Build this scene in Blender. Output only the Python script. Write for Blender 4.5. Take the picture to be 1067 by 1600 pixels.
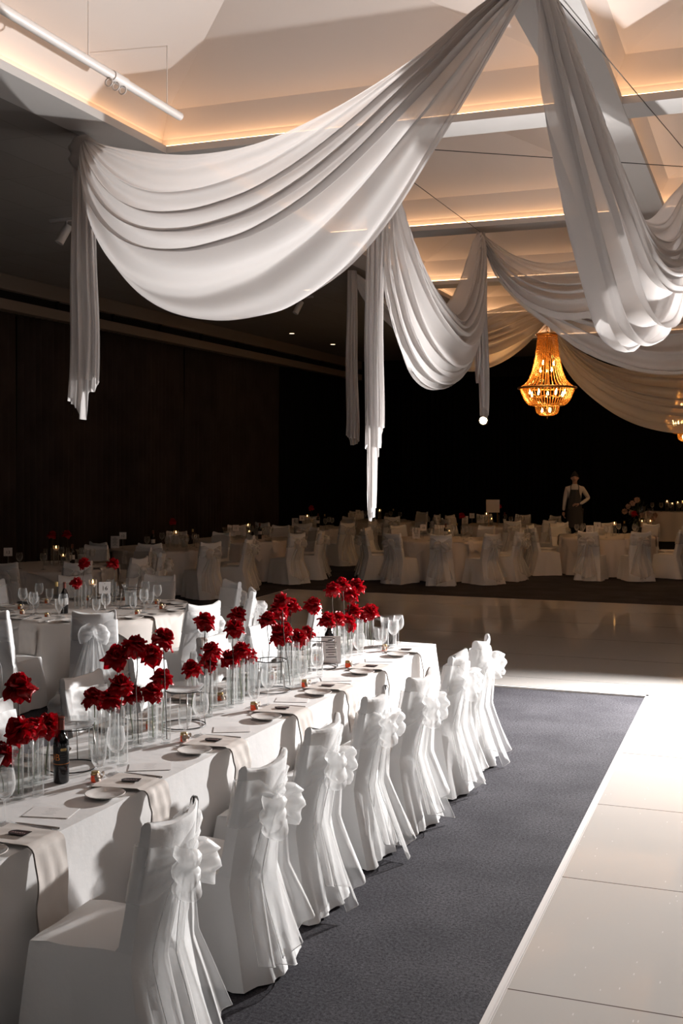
import bpy, bmesh, math, random
from math import sin, cos, pi, radians, hypot, atan2
from mathutils import Vector, Matrix, noise

random.seed(7)
SC = bpy.context.scene
COL = SC.collection
for o in list(bpy.data.objects):
    bpy.data.objects.remove(o)

# ------------------------------------------------------------------ camera
F, CX, HY, CAMZ = 1770.0, 533.5, 720.0, 2.3
YAW = math.atan(661.5 / 1770)
CS, CC = sin(YAW), cos(YAW)
cam_d = bpy.data.cameras.new('camera')
cam = bpy.data.objects.new('camera', cam_d)
COL.objects.link(cam)
cam.location = (0, 0, CAMZ)
cam.rotation_euler = (pi / 2, 0, YAW)
cam_d.sensor_fit = 'AUTO'
cam_d.sensor_width = 36
cam_d.lens = F / 1600 * 36
cam_d.shift_y = -80 / 1600
cam_d.clip_end = 200
SC.camera = cam

# ------------------------------------------------------------------ world, view, key lamp
w = bpy.data.worlds.new('world')
SC.world = w
w.use_nodes = True
w.node_tree.nodes['Background'].inputs[0].default_value = (0.9, 0.8, 0.72, 1)
w.node_tree.nodes['Background'].inputs[1].default_value = 0.004
SC.view_settings.view_transform = 'Standard'
SC.view_settings.look = 'None'
SC.view_settings.exposure = 0.0
SC.view_settings.gamma = 1.0
SC.view_settings.use_curve_mapping = False
SC.cycles.max_bounces = 8
SC.cycles.transparent_max_bounces = 24
SC.cycles.diffuse_bounces = 4
SC.cycles.glossy_bounces = 3
SC.cycles.transmission_bounces = 4
SC.cycles.caustics_reflective = False
SC.cycles.caustics_refractive = False
SC.cycles.sample_clamp_indirect = 4.0


def lamp(name, kind, loc, power, color, target=None, **kw):
    d = bpy.data.lights.new(name, kind)
    d.energy = power
    d.color = color
    for k, v in kw.items():
        setattr(d, k, v)
    o = bpy.data.objects.new(name, d)
    COL.objects.link(o)
    o.location = loc
    if target:
        o.rotation_euler = (Vector(target) - Vector(loc)).to_track_quat('-Z', 'Y').to_euler()
    return o


KEY = Vector((0.35, 13.0, 2.42))
lamp('flash_lamp', 'SPOT', KEY, 6300, (1.0, 0.97, 0.95), (-2.3, 4.8, 0.35), spot_size=radians(117), spot_blend=0.9, shadow_soft_size=0.05)
# warm fill lamps added to brighten the far tables, without fixtures of their own
for px_, py_, e_ in ((-9.6, 19, 6), (-6, 22, 20), (-3, 23.5, 32), (-5.5, 27, 18), (-9, 25.5, 4), (-1, 25, 26)):
    lamp('far_fill_lamp', 'SPOT', (px_, py_, 5.05), e_ * 0.1, (1, 0.56, 0.27), (px_, py_, 0), spot_size=radians(110), spot_blend=0.8, shadow_soft_size=0.15)


# ------------------------------------------------------------------ helpers
def at_D(px, py, D):
    l = (px - CX) / F * D
    return Vector((-D * CS + l * CC, D * CC + l * CS, CAMZ + (HY - py) / F * D))


def at_z(px, py, z):
    return at_D(px, py, (CAMZ - z) * F / (py - HY))


def at_X(px, py, X):
    k = (px - CX) / F
    return at_D(px, py, X / (-CS + k * CC))


def on_plane(px, py, P0, P1):
    """where the sight line through a photo point meets the upright plane through P0 and P1"""
    n = Vector((P1.y - P0.y, -(P1.x - P0.x), 0)).normalized()
    C = Vector((0, 0, CAMZ))
    v = at_D(px, py, 1.0) - C
    return C + v * ((P0 - C).dot(n) / v.dot(n))


def tag(o, label=None, cat=None, group=None, kind=None):
    if label: o['label'] = label
    if cat: o['category'] = cat
    if group: o['group'] = group
    if kind: o['kind'] = kind
    return o


def link(name, me, mat=None, parent=None, loc=None, rot=None):
    o = bpy.data.objects.new(name, me)
    COL.objects.link(o)
    if mat is not None and me is not None and hasattr(me, 'materials') and len(me.materials) == 0:
        me.materials.append(mat)
    if parent: o.parent = parent
    if loc is not None: o.location = loc
    if rot is not None: o.rotation_euler = rot
    return o


def empty(name, loc=(0, 0, 0), rz=0.0):
    o = bpy.data.objects.new(name, None)
    o.empty_display_size = 0.05
    COL.objects.link(o)
    o.location = loc
    o.rotation_euler = (0, 0, rz)
    return o


def copy_tree(o, parent=None):
    c = o.copy()
    COL.objects.link(c)
    if parent is not None: c.parent = parent
    for ch in list(o.children):
        copy_tree(ch, c)
    return c


class MB:
    """collects shapes into one mesh"""
    def __init__(s):
        s.v, s.f, s.m, s.mi = [], [], [], 0

    def add(s, vs, fs):
        b = len(s.v)
        s.v += [tuple(p) for p in vs]
        s.f += [tuple(i + b for i in f) for f in fs]
        s.m += [s.mi] * len(fs)

    def box(s, a, b):
        x0, y0, z0 = a; x1, y1, z1 = b
        s.add([(x0, y0, z0), (x1, y0, z0), (x1, y1, z0), (x0, y1, z0), (x0, y0, z1), (x1, y0, z1), (x1, y1, z1), (x0, y1, z1)],
              [(0, 3, 2, 1), (4, 5, 6, 7), (0, 1, 5, 4), (1, 2, 6, 5), (2, 3, 7, 6), (3, 0, 4, 7)])

    def obox(s, c, ax, ay, az):
        c, ax, ay, az = map(Vector, (c, ax, ay, az))
        vs = [c + i * ax + j * ay + k * az for k in (-1, 1) for j in (-1, 1) for i in (-1, 1)]
        s.add(vs, [(0, 2, 3, 1), (4, 5, 7, 6), (0, 1, 5, 4), (2, 6, 7, 3), (0, 4, 6, 2), (1, 3, 7, 5)])

    def grid(s, rows, close_u=False, close_v=False):
        nu, nv = len(rows), len(rows[0])
        b = len(s.v)
        for r in rows: s.v += [tuple(p) for p in r]
        for i in range(nu if close_u else nu - 1):
            for j in range(nv if close_v else nv - 1):
                s.f.append((b + i * nv + j, b + i * nv + (j + 1) % nv, b + ((i + 1) % nu) * nv + (j + 1) % nv, b + ((i + 1) % nu) * nv + j))
                s.m.append(s.mi)

    def lathe(s, prof, n=24, c=(0, 0, 0), caps=True):
        rows = [[(c[0] + r * cos(2 * pi * k / n), c[1] + r * sin(2 * pi * k / n), c[2] + z) for k in range(n)] for r, z in prof]
        b = len(s.v)
        s.grid(rows, close_v=True)
        if caps:
            if prof[0][0] > 1e-5: s.f.append(tuple(b + k for k in range(n))[::-1]); s.m.append(s.mi)
            if prof[-1][0] > 1e-5:
                e = b + (len(prof) - 1) * n
                s.f.append(tuple(e + k for k in range(n))); s.m.append(s.mi)

    def tube(s, pts, r, n=8, caps=True, closed=False):
        pts = [Vector(p) for p in pts]
        rs = r if isinstance(r, (list, tuple)) else [r] * len(pts)
        rows = []
        m = len(pts)
        up = None
        for i, p in enumerate(pts):
            if closed: t = pts[(i + 1) % m] - pts[i - 1]
            else: t = pts[min(i + 1, m - 1)] - pts[max(i - 1, 0)]
            t.normalize()
            if up is None:
                up = Vector((0, 0, 1)) if abs(t.z) < 0.9 else Vector((1, 0, 0))
            a = t.cross(up)
            if a.length < 1e-6: a = t.orthogonal()
            a.normalize()
            bb = a.cross(t).normalized()
            up = bb
            rows.append([p + a * rs[i] * cos(2 * pi * k / n) + bb * rs[i] * sin(2 * pi * k / n) for k in range(n)])
        b = len(s.v)
        s.grid(rows, close_u=closed, close_v=True)
        if caps and not closed:
            s.f.append(tuple(b + k for k in range(n))[::-1]); s.m.append(s.mi)
            s.f.append(tuple(b + (m - 1) * n + k for k in range(n))); s.m.append(s.mi)

    def mesh(s, name, mats=None, smooth=True, flat_angle=None):
        me = bpy.data.meshes.new(name)
        me.from_pydata(s.v, [], s.f)
        me.polygons.foreach_set('use_smooth', [smooth] * len(s.f))
        if mats is not None:
            for mt in (mats if isinstance(mats, (list, tuple)) else [mats]): me.materials.append(mt)
            if isinstance(mats, (list, tuple)): me.polygons.foreach_set('material_index', s.m)
        me.update()
        if flat_angle is not None:
            me.set_sharp_from_angle(angle=radians(flat_angle))
        return me


# ------------------------------------------------------------------ materials
def mat_new(name):
    m = bpy.data.materials.new(name)
    m.use_nodes = True
    nt = m.node_tree
    nt.nodes.clear()
    out = nt.nodes.new('ShaderNodeOutputMaterial')
    return m, nt, out


def pbr(name, col, rough=0.6, metal=0.0, bump=0.0, bscale=60.0, var=0.0, vscale=8.0, spec=0.5, sheen=0.0, sub=0.0, coat=0.0, bdist=0.01):
    m, nt, out = mat_new(name)
    b = nt.nodes.new('ShaderNodeBsdfPrincipled')
    b.inputs['Base Color'].default_value = (*col, 1)
    b.inputs['Roughness'].default_value = rough
    b.inputs['Metallic'].default_value = metal
    b.inputs['Specular IOR Level'].default_value = spec
    b.inputs['Sheen Weight'].default_value = sheen
    b.inputs['Coat Weight'].default_value = coat
    tc = nt.nodes.new('ShaderNodeTexCoord')
    if var:
        n = nt.nodes.new('ShaderNodeTexNoise'); n.inputs['Scale'].default_value = vscale; n.inputs['Detail'].default_value = 4
        nt.links.new(tc.outputs['Object'], n.inputs['Vector'])
        r = nt.nodes.new('ShaderNodeValToRGB')
        r.color_ramp.elements[0].position = 0.3; r.color_ramp.elements[1].position = 0.7
        r.color_ramp.elements[0].color = (*[c * (1 - var) for c in col], 1)
        r.color_ramp.elements[1].color = (*[min(1, c * (1 + var)) for c in col], 1)
        nt.links.new(n.outputs['Fac'], r.inputs['Fac'])
        nt.links.new(r.outputs['Color'], b.inputs['Base Color'])
    if bump:
        n = nt.nodes.new('ShaderNodeTexNoise'); n.inputs['Scale'].default_value = bscale; n.inputs['Detail'].default_value = 5
        nt.links.new(tc.outputs['Object'], n.inputs['Vector'])
        bp = nt.nodes.new('ShaderNodeBump'); bp.inputs['Strength'].default_value = bump; bp.inputs['Distance'].default_value = bdist
        nt.links.new(n.outputs['Fac'], bp.inputs['Height'])
        nt.links.new(bp.outputs['Normal'], b.inputs['Normal'])
    nt.links.new(b.outputs['BSDF'], out.inputs['Surface'])
    return m


def emit(name, col, strength):
    m, nt, out = mat_new(name)
    e = nt.nodes.new('ShaderNodeEmission')
    e.inputs[0].default_value = (*col, 1)
    e.inputs[1].default_value = strength
    nt.links.new(e.outputs[0], out.inputs['Surface'])
    return m


def sheer(name, col, transp, transl=0.45, gloss=0.0, bump=0.0, bscale=25):
    m, nt, out = mat_new(name)
    N, L = nt.nodes.new, nt.links.new
    d = N('ShaderNodeBsdfDiffuse'); d.inputs[0].default_value = (*col, 1)
    t = N('ShaderNodeBsdfTranslucent'); t.inputs[0].default_value = (*col, 1)
    m1 = N('ShaderNodeMixShader'); m1.inputs[0].default_value = transl
    L(d.outputs[0], m1.inputs[1]); L(t.outputs[0], m1.inputs[2])
    last = m1
    if bump:
        tc = N('ShaderNodeTexCoord')
        n = N('ShaderNodeTexNoise'); n.inputs['Scale'].default_value = bscale; n.inputs['Detail'].default_value = 3
        L(tc.outputs['Object'], n.inputs['Vector'])
        bp = N('ShaderNodeBump'); bp.inputs['Strength'].default_value = bump; bp.inputs['Distance'].default_value = 0.02
        L(n.outputs['Fac'], bp.inputs['Height'])
        L(bp.outputs['Normal'], d.inputs['Normal']); L(bp.outputs['Normal'], t.inputs['Normal'])
    if gloss:
        g = N('ShaderNodeBsdfGlossy'); g.inputs['Roughness'].default_value = 0.35; g.inputs[0].default_value = (1, 1, 1, 1)
        m2 = N('ShaderNodeMixShader'); m2.inputs[0].default_value = gloss
        L(last.outputs[0], m2.inputs[1]); L(g.outputs[0], m2.inputs[2]); last = m2
    if transp:
        tr = N('ShaderNodeBsdfTransparent')
        lw = N('ShaderNodeLayerWeight'); lw.inputs['Blend'].default_value = 0.5
        mr = N('ShaderNodeMapRange'); mr.inputs['From Min'].default_value = 0.3; mr.inputs['From Max'].default_value = 0.95
        mr.inputs['To Min'].default_value = 1 - transp; mr.inputs['To Max'].default_value = 1 - transp * 0.3
        L(lw.outputs['Facing'], mr.inputs['Value'])
        m3 = N('ShaderNodeMixShader')
        L(mr.outputs[0], m3.inputs[0]); L(tr.outputs[0], m3.inputs[1]); L(last.outputs[0], m3.inputs[2]); last = m3
    L(last.outputs[0], out.inputs['Surface'])
    return m


def thin_glass(name, tint=(0.985, 0.99, 0.99), lo=0.03, hi=0.6, rough=0.03, edge=0.4, pw=3.5):
    m, nt, out = mat_new(name)
    N, L = nt.nodes.new, nt.links.new
    tr = N('ShaderNodeBsdfTransparent'); tr.inputs[0].default_value = (*tint, 1)
    g = N('ShaderNodeBsdfGlossy'); g.inputs['Roughness'].default_value = rough
    lw = N('ShaderNodeLayerWeight'); lw.inputs['Blend'].default_value = 0.5
    p = N('ShaderNodeMath'); p.operation = 'POWER'; p.inputs[1].default_value = pw
    L(lw.outputs['Facing'], p.inputs[0])
    mr = N('ShaderNodeMapRange'); mr.inputs['To Min'].default_value = lo; mr.inputs['To Max'].default_value = hi
    L(p.outputs[0], mr.inputs['Value'])
    mx = N('ShaderNodeMixShader')
    t = N('ShaderNodeBsdfTranslucent'); t.inputs[0].default_value = (1, 1, 1, 1)
    d = N('ShaderNodeBsdfDiffuse'); d.inputs[0].default_value = (1, 1, 1, 1)
    m1 = N('ShaderNodeMixShader'); m1.inputs[0].default_value = 0.5
    L(t.outputs[0], m1.inputs[1]); L(d.outputs[0], m1.inputs[2])
    m2 = N('ShaderNodeMixShader'); m2.inputs[0].default_value = edge
    L(g.outputs[0], m2.inputs[1]); L(m1.outputs[0], m2.inputs[2])
    L(mr.outputs[0], mx.inputs[0]); L(tr.outputs[0], mx.inputs[1]); L(m2.outputs[0], mx.inputs[2])
    L(mx.outputs[0], out.inputs['Surface'])
    return m


def carpet_mat():
    m, nt, out = mat_new('carpet')
    N, L = nt.nodes.new, nt.links.new
    tc = N('ShaderNodeTexCoord')
    n1 = N('ShaderNodeTexNoise'); n1.inputs['Scale'].default_value = 62; n1.inputs['Detail'].default_value = 5; n1.inputs['Roughness'].default_value = 0.95
    n2 = N('ShaderNodeTexNoise'); n2.inputs['Scale'].default_value = 2.3; n2.inputs['Detail'].default_value = 6
    L(tc.outputs['Object'], n1.inputs['Vector']); L(tc.outputs['Object'], n2.inputs['Vector'])
    r1 = N('ShaderNodeValToRGB')
    r1.color_ramp.elements[0].position = 0.36; r1.color_ramp.elements[0].color = (0.008, 0.008, 0.012, 1)
    r1.color_ramp.elements[1].position = 0.68; r1.color_ramp.elements[1].color = (0.16, 0.154, 0.17, 1)
    L(n1.outputs['Fac'], r1.inputs['Fac'])
    r2 = N('ShaderNodeValToRGB')
    r2.color_ramp.elements[0].position = 0.3; r2.color_ramp.elements[0].color = (0.62, 0.62, 0.64, 1)
    r2.color_ramp.elements[1].position = 0.7; r2.color_ramp.elements[1].color = (1, 1, 1, 1)
    L(n2.outputs['Fac'], r2.inputs['Fac'])
    mx = N('ShaderNodeMix'); mx.data_type = 'RGBA'; mx.blend_type = 'MULTIPLY'; mx.inputs['Factor'].default_value = 1
    L(r1.outputs['Color'], mx.inputs['A']); L(r2.outputs['Color'], mx.inputs['B'])
    b = N('ShaderNodeBsdfPrincipled'); b.inputs['Roughness'].default_value = 0.95; b.inputs['Specular IOR Level'].default_value = 0.1
    L(mx.outputs['Result'], b.inputs['Base Color'])
    bp = N('ShaderNodeBump'); bp.inputs['Strength'].default_value = 0.6; bp.inputs['Distance'].default_value = 0.012
    L(n1.outputs['Fac'], bp.inputs['Height']); L(bp.outputs['Normal'], b.inputs['Normal'])
    L(b.outputs[0], out.inputs['Surface'])
    return m


def dance_mat():
    m, nt, out = mat_new('white_gloss_panels')
    N, L = nt.nodes.new, nt.links.new
    tc = N('ShaderNodeTexCoord')
    br = N('ShaderNodeTexBrick')
    br.offset = 0.0
    br.inputs['Color1'].default_value = (0.54, 0.515, 0.49, 1)
    br.inputs['Color2'].default_value = (0.555, 0.53, 0.505, 1)
    br.inputs['Mortar'].default_value = (0.10, 0.08, 0.07, 1)
    br.inputs['Scale'].default_value = 1.0
    br.inputs['Brick Width'].default_value = 40.0
    br.inputs['Row Height'].default_value = 1.405
    br.inputs['Mortar Size'].default_value = 0.0045
    mp = N('ShaderNodeMapping'); mp.inputs['Location'].default_value = (20.0, 0.79, 0)
    L(tc.outputs['Object'], mp.inputs['Vector']); L(mp.outputs[0], br.inputs['Vector'])
    # worn scuffs and small scratches
    mp2 = N('ShaderNodeMapping'); mp2.inputs['Scale'].default_value = (14, 3.5, 1); mp2.inputs['Rotation'].default_value = (0, 0, 0.5)
    L(tc.outputs['Object'], mp2.inputs['Vector'])
    vo = N('ShaderNodeTexVoronoi'); vo.inputs['Scale'].default_value = 1.6
    L(mp2.outputs[0], vo.inputs['Vector'])
    lt = N('ShaderNodeMath'); lt.operation = 'LESS_THAN'; lt.inputs[1].default_value = 0.07
    L(vo.outputs['Distance'], lt.inputs[0])
    n = N('ShaderNodeTexNoise'); n.inputs['Scale'].default_value = 3; n.inputs['Detail'].default_value = 8
    L(tc.outputs['Object'], n.inputs['Vector'])
    mx = N('ShaderNodeMix'); mx.data_type = 'RGBA'; mx.inputs['B'].default_value = (0.95, 0.95, 0.95, 1)
    sc = N('ShaderNodeMath'); sc.operation = 'MULTIPLY'; sc.inputs[1].default_value = 0.45
    L(lt.outputs[0], sc.inputs[0]); L(sc.outputs[0], mx.inputs['Factor']); L(br.outputs['Color'], mx.inputs['A'])
    b = N('ShaderNodeBsdfPrincipled')
    L(mx.outputs['Result'], b.inputs['Base Color'])
    mr = N('ShaderNodeMapRange'); mr.inputs['From Min'].default_value = 0.3; mr.inputs['From Max'].default_value = 0.7
    mr.inputs['To Min'].default_value = 0.05; mr.inputs['To Max'].default_value = 0.11
    L(n.outputs['Fac'], mr.inputs['Value']); L(mr.outputs[0], b.inputs['Roughness'])
    b.inputs['IOR'].default_value = 1.9; b.inputs['Specular IOR Level'].default_value = 0.5
    L(b.outputs[0], out.inputs['Surface'])
    return m


def tile_ceiling_mat():
    m, nt, out = mat_new('acoustic_tile')
    N, L = nt.nodes.new, nt.links.new
    tc = N('ShaderNodeTexCoord')
    br = N('ShaderNodeTexBrick'); br.offset = 0.0
    br.inputs['Color1'].default_value = (0.25, 0.23, 0.215, 1); br.inputs['Color2'].default_value = (0.27, 0.25, 0.235, 1)
    br.inputs['Mortar'].default_value = (0.22, 0.2, 0.19, 1); br.inputs['Scale'].default_value = 1
    br.inputs['Brick Width'].default_value = 0.6; br.inputs['Row Height'].default_value = 1.2; br.inputs['Mortar Size'].default_value = 0.008
    L(tc.outputs['Object'], br.inputs['Vector'])
    b = N('ShaderNodeBsdfPrincipled'); b.inputs['Roughness'].default_value = 0.9; b.inputs['Specular IOR Level'].default_value = 0.1
    L(br.outputs['Color'], b.inputs['Base Color'])
    L(b.outputs[0], out.inputs['Surface'])
    return m


M = {}
M['carpet'] = carpet_mat()
M['dance'] = dance_mat()
M['tile'] = tile_ceiling_mat()
M['plaster'] = pbr('white_plaster', (0.61, 0.56, 0.53), 0.85, bump=0.05, bscale=8, spec=0.2)
M['beam'] = pbr('beam_paint', (0.5, 0.48, 0.465), 0.8, spec=0.2)
M['pelmet'] = pbr('pelmet_paint', (0.22, 0.18, 0.15), 0.85, bump=0.1, bscale=5, spec=0.2)
M['blackwall'] = pbr('dark_wall', (0.012, 0.011, 0.011), 0.9, spec=0.1)
M['curtain'] = pbr('charcoal_drape', (0.045, 0.034, 0.029), 0.9, spec=0.08, var=0.2, vscale=2)
M['curtain2'] = pbr('black_drape', (0.006, 0.006, 0.007), 0.9, spec=0.08)
M['linen'] = pbr('white_linen', (0.8, 0.79, 0.785), 0.85, bump=0.25, bscale=9, bdist=0.012, spec=0.15, sheen=0.1)
M['linen2'] = pbr('cream_linen', (0.72, 0.67, 0.63), 0.85, bump=0.2, bscale=12, bdist=0.008, spec=0.15)
M['cover'] = pbr('chair_cover_cloth', (0.8, 0.8, 0.8), 0.8, bump=0.35, bscale=7, bdist=0.02, spec=0.2)
M['organza'] = sheer('organza', (0.97, 0.97, 0.97), 0.68, 0.4, gloss=0.12, bump=0.5, bscale=18)
M['chiffon'] = sheer('chiffon', (0.70, 0.675, 0.665), 0.13, 0.36, bump=0.15, bscale=4)
M['glass'] = thin_glass('clear_glass', lo=0.08, hi=0.95, pw=1.9, edge=0.5)
M['vglass'] = thin_glass('vase_glass', (0.985, 0.99, 0.99), lo=0.045, hi=0.95, pw=2.8)
M['water'] = thin_glass('water', (0.985, 0.99, 0.985), 0.015, 0.25, edge=0.1)
M['amber'] = sheer('amber_honey', (0.85, 0.2, 0.012), 0.0, 0.6, gloss=0.08)
M['gold'] = pbr('gold_foil', (0.6, 0.42, 0.18), 0.3, metal=0.9)
M['tagpaper'] = pbr('ivory_ribbon', (0.6, 0.5, 0.42), 0.8)
M['china'] = pbr('white_china', (0.78, 0.75, 0.72), 0.12, spec=0.6, coat=0.3)
M['steel'] = pbr('polished_steel', (0.5, 0.48, 0.46), 0.3, metal=0.85)
M['blackwire'] = pbr('dark_wire', (0.05, 0.05, 0.05), 0.35, metal=0.8)
M['blackcard'] = pbr('black_card', (0.012, 0.009, 0.009), 0.3)
M['script'] = pbr('pink_script_ink', (0.8, 0.55, 0.52), 0.6)
M['paper'] = pbr('white_paper', (0.82, 0.8, 0.79), 0.8)
M['ink'] = pbr('black_ink', (0.02, 0.02, 0.02), 0.6)
M['rose'] = sheer('red_rose_petal', (0.42, 0.001, 0.008), 0.0, 0.25, gloss=0.03)
M['stem'] = pbr('green_stem', (0.12, 0.17, 0.05), 0.6, var=0.3, vscale=20)
M['stemd'] = pbr('brown_stem', (0.06, 0.045, 0.03), 0.6)
M['bottle'] = pbr('dark_bottle_glass', (0.006, 0.006, 0.007), 0.06, spec=0.8)
M['blabel'] = pbr('black_bottle_label', (0.012, 0.014, 0.016), 0.45)
M['orange'] = pbr('orange_print', (0.75, 0.26, 0.04), 0.5)
M['redfoil'] = pbr('red_foil', (0.16, 0.03, 0.015), 0.35)
M['whitelabel'] = pbr('pale_label', (0.6, 0.58, 0.56), 0.6)
M['wax'] = pbr('cream_wax', (0.8, 0.66, 0.55), 0.5)
M['flame'] = emit('candle_flame', (1.0, 0.5, 0.16), 14)
M['led'] = emit('warm_led', (1.0, 0.56, 0.28), 12)
M['spotlens'] = emit('lamp_lens', (1.0, 0.78, 0.5), 60)
M['down'] = emit('downlight_lens', (1.0, 0.72, 0.45), 5)
M['bulb'] = emit('chandelier_bulb', (1.0, 0.6, 0.22), 45)
M['whitemetal'] = pbr('white_metal', (0.65, 0.62, 0.6), 0.45, spec=0.4)
M['blackmetal'] = pbr('black_metal', (0.02, 0.02, 0.02), 0.4)
M['brass'] = pbr('brass', (0.55, 0.3, 0.1), 0.3, metal=1)
M['skin'] = pbr('skin', (0.45, 0.27, 0.2), 0.6)
M['hair'] = pbr('dark_hair', (0.015, 0.012, 0.01), 0.6)
M['shirt'] = pbr('white_shirt', (0.6, 0.57, 0.55), 0.8)
M['apron'] = pbr('charcoal_apron', (0.05, 0.05, 0.055), 0.85)
M['trousers'] = pbr('black_trousers', (0.012, 0.012, 0.013), 0.85)
M['palerose'] = pbr('pale_petals', (0.6, 0.42, 0.36), 0.6)
M['leaf'] = pbr('dark_foliage', (0.03, 0.05, 0.025), 0.6)
M['ice'] = sheer('iced_water', (0.75, 0.77, 0.78), 0.55, 0.6)
M['cola'] = pbr('dark_cola', (0.012, 0.006, 0.005), 0.1, spec=0.6)


def crystal_mat():
    m, nt, out = mat_new('amber_crystal')
    N, L = nt.nodes.new, nt.links.new
    tr = N('ShaderNodeBsdfTransparent'); tr.inputs[0].default_value = (1, 0.8, 0.5, 1)
    g = N('ShaderNodeBsdfGlossy'); g.inputs['Roughness'].default_value = 0.15; g.inputs[0].default_value = (1, 0.75, 0.4, 1)
    t = N('ShaderNodeBsdfTranslucent'); t.inputs[0].default_value = (1, 0.62, 0.25, 1)
    a = N('ShaderNodeMixShader'); a.inputs[0].default_value = 0.55
    L(g.outputs[0], a.inputs[1]); L(t.outputs[0], a.inputs[2])
    b = N('ShaderNodeMixShader'); b.inputs[0].default_value = 0.75
    L(tr.outputs[0], b.inputs[1]); L(a.outputs[0], b.inputs[2])
    L(b.outputs[0], out.inputs['Surface'])
    return m


M['crystal'] = crystal_mat()

ORD = ['first', 'second', 'third', 'fourth', 'fifth', 'sixth', 'seventh', 'eighth', 'ninth', 'tenth', 'eleventh', 'twelfth', 'thirteenth', 'fourteenth', 'fifteenth', 'sixteenth']

# ------------------------------------------------------------------ the room
CEIL = 5.16
XW, YB, XR, YF = -11.3, 31.2, 12.0, -6.0


def struct(name, mb, mat, parent=None, smooth=False, label=None):
    o = link(name, mb.mesh(name, mat, smooth), parent=parent)
    if parent is None:
        o['kind'] = 'structure'
        if label: o['label'] = label
    return o


mb = MB(); mb.box((XW, YF, -0.1), (XR, YB, 0.0))
struct('floor', mb, M['carpet'], label='dark blue grey carpet covering the whole hall')
# white dance floor: runway along the tables and wide main floor beyond
mb = MB()
x0, x1 = -1.04, 6.8
xl, yn, yf = -7.9, 11.38, 18.5
zt = 0.022
outl = [(x0, -5.0), (x1, -5.0), (x1, yf), (xl, yf), (xl, yn), (x0, yn)]
mb.add([(x, y, zt) for x, y in outl] + [(x, y, 0.0) for x, y in outl], [(0, 1, 2, 3, 4, 5)] + [(i, i + 6, (i + 1) % 6 + 6, (i + 1) % 6) for i in range(6)])
df = struct('floor', mb, M['dance'], label='glossy white panelled dance floor with a runway beside the carpet')
df.name = 'floor_dance'
mb = MB()
tr_pts = [((x0 - 0.045, -5.0), (x0, yn)), ((xl, yn - 0.045), (x0 - 0.0, yn)), ((xl - 0.045, yn - 0.045), (xl, yf)), ((xl - 0.045, yf), (x1, yf + 0.045))]
for (a, b) in tr_pts:
    mb.box((a[0], a[1], 0.0), (b[0], b[1], 0.018))
mb.box((x0 - 0.012, -5.0, 0.0), (x0 - 0.004, yn, 0.03))
struct('trim_1', mb, M['whitemetal'], label='white metal edging strip around the dance floor')
# walls
mb = MB(); mb.box((XW - 0.2, YF, 0), (XW, YB, CEIL)); struct('wall_left', mb, M['blackwall'], label='dark left wall behind the drapes')
mb = MB(); mb.box((XW - 0.2, YB, 0), (XR + 0.2, YB + 0.2, CEIL)); struct('wall_back', mb, M['blackwall'], label='black far wall of the hall')
mb = MB(); mb.box((XR, YF, 0), (XR + 0.2, YB, CEIL)); struct('wall_right', mb, M['blackwall'], label='dark right wall of the hall')
mb = MB(); mb.box((XW - 0.2, YF - 0.2, 0), (XR + 0.2, YF, CEIL)); struct('wall_front', mb, M['blackwall'], label='dark wall behind the viewpoint')
# pelmet over the left drapes: two tan bands with a dark vent slot between
mb = MB(); mb.box((XW, YF, 4.93), (XW + 0.42, YB, CEIL)); mb.box((XW, YF, 4.62), (XW + 0.42, YB, 4.78))
struct('trim_2', mb, M['pelmet'], label='tan pelmet bulkhead running along the left wall')
mb = MB(); mb.box((XW, YF, 4.78), (XW + 0.30, YB, 4.93))
for k in range(16):
    y = 4.0 + k * 1.7
    mb.box((XW + 0.3, y, 4.78), (XW + 0.36, y + 0.04, 4.93))
struct('trim_3', mb, M['blackwall'], label='dark slotted vent line in the left pelmet')
mb = MB(); mb.box((XW, YB - 0.4, 4.62), (XR, YB, CEIL))
struct('trim_4', mb, M['blackwall'], label='black bulkhead over the far drapes')


def curtain(name, a, b, z0, z1, mat, label, seed, amp=0.05, per=0.16):
    a, b = Vector((*a, 0)), Vector((*b, 0))
    d = (b - a); Ln = d.length; d.normalize(); n = Vector((-d.y, d.x, 0))
    m = int(Ln / per * 8)
    rnd = random.Random(seed)
    ph = [rnd.uniform(0, 6.28) for _ in range(6)]
    rows = []
    for zi in range(7):
        f = zi / 6
        z = z1 + (z0 - z1) * f
        row = []
        for i in range(m + 1):
            s = Ln * i / m
            o = amp * (0.75 + 0.25 * f) * sin(2 * pi * s / per + 0.9 * sin(s * 1.7 + ph[0])) * (0.7 + 0.4 * sin(s * 2.3 + ph[1]))
            o += 0.02 * sin(s * 4.1 + ph[2] + f * 1.5)
            row.append(a + d * (s + 0.01 * f * sin(9 * s + ph[3])) + n * o + Vector((0, 0, z)))
        rows.append(row)
    mbx = MB(); mbx.grid(rows)
    o = link(name, mbx.mesh(name, mat, True))
    mod = o.modifiers.new('thick', 'SOLIDIFY'); mod.thickness = 0.004
    return tag(o, label, 'curtain')


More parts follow.
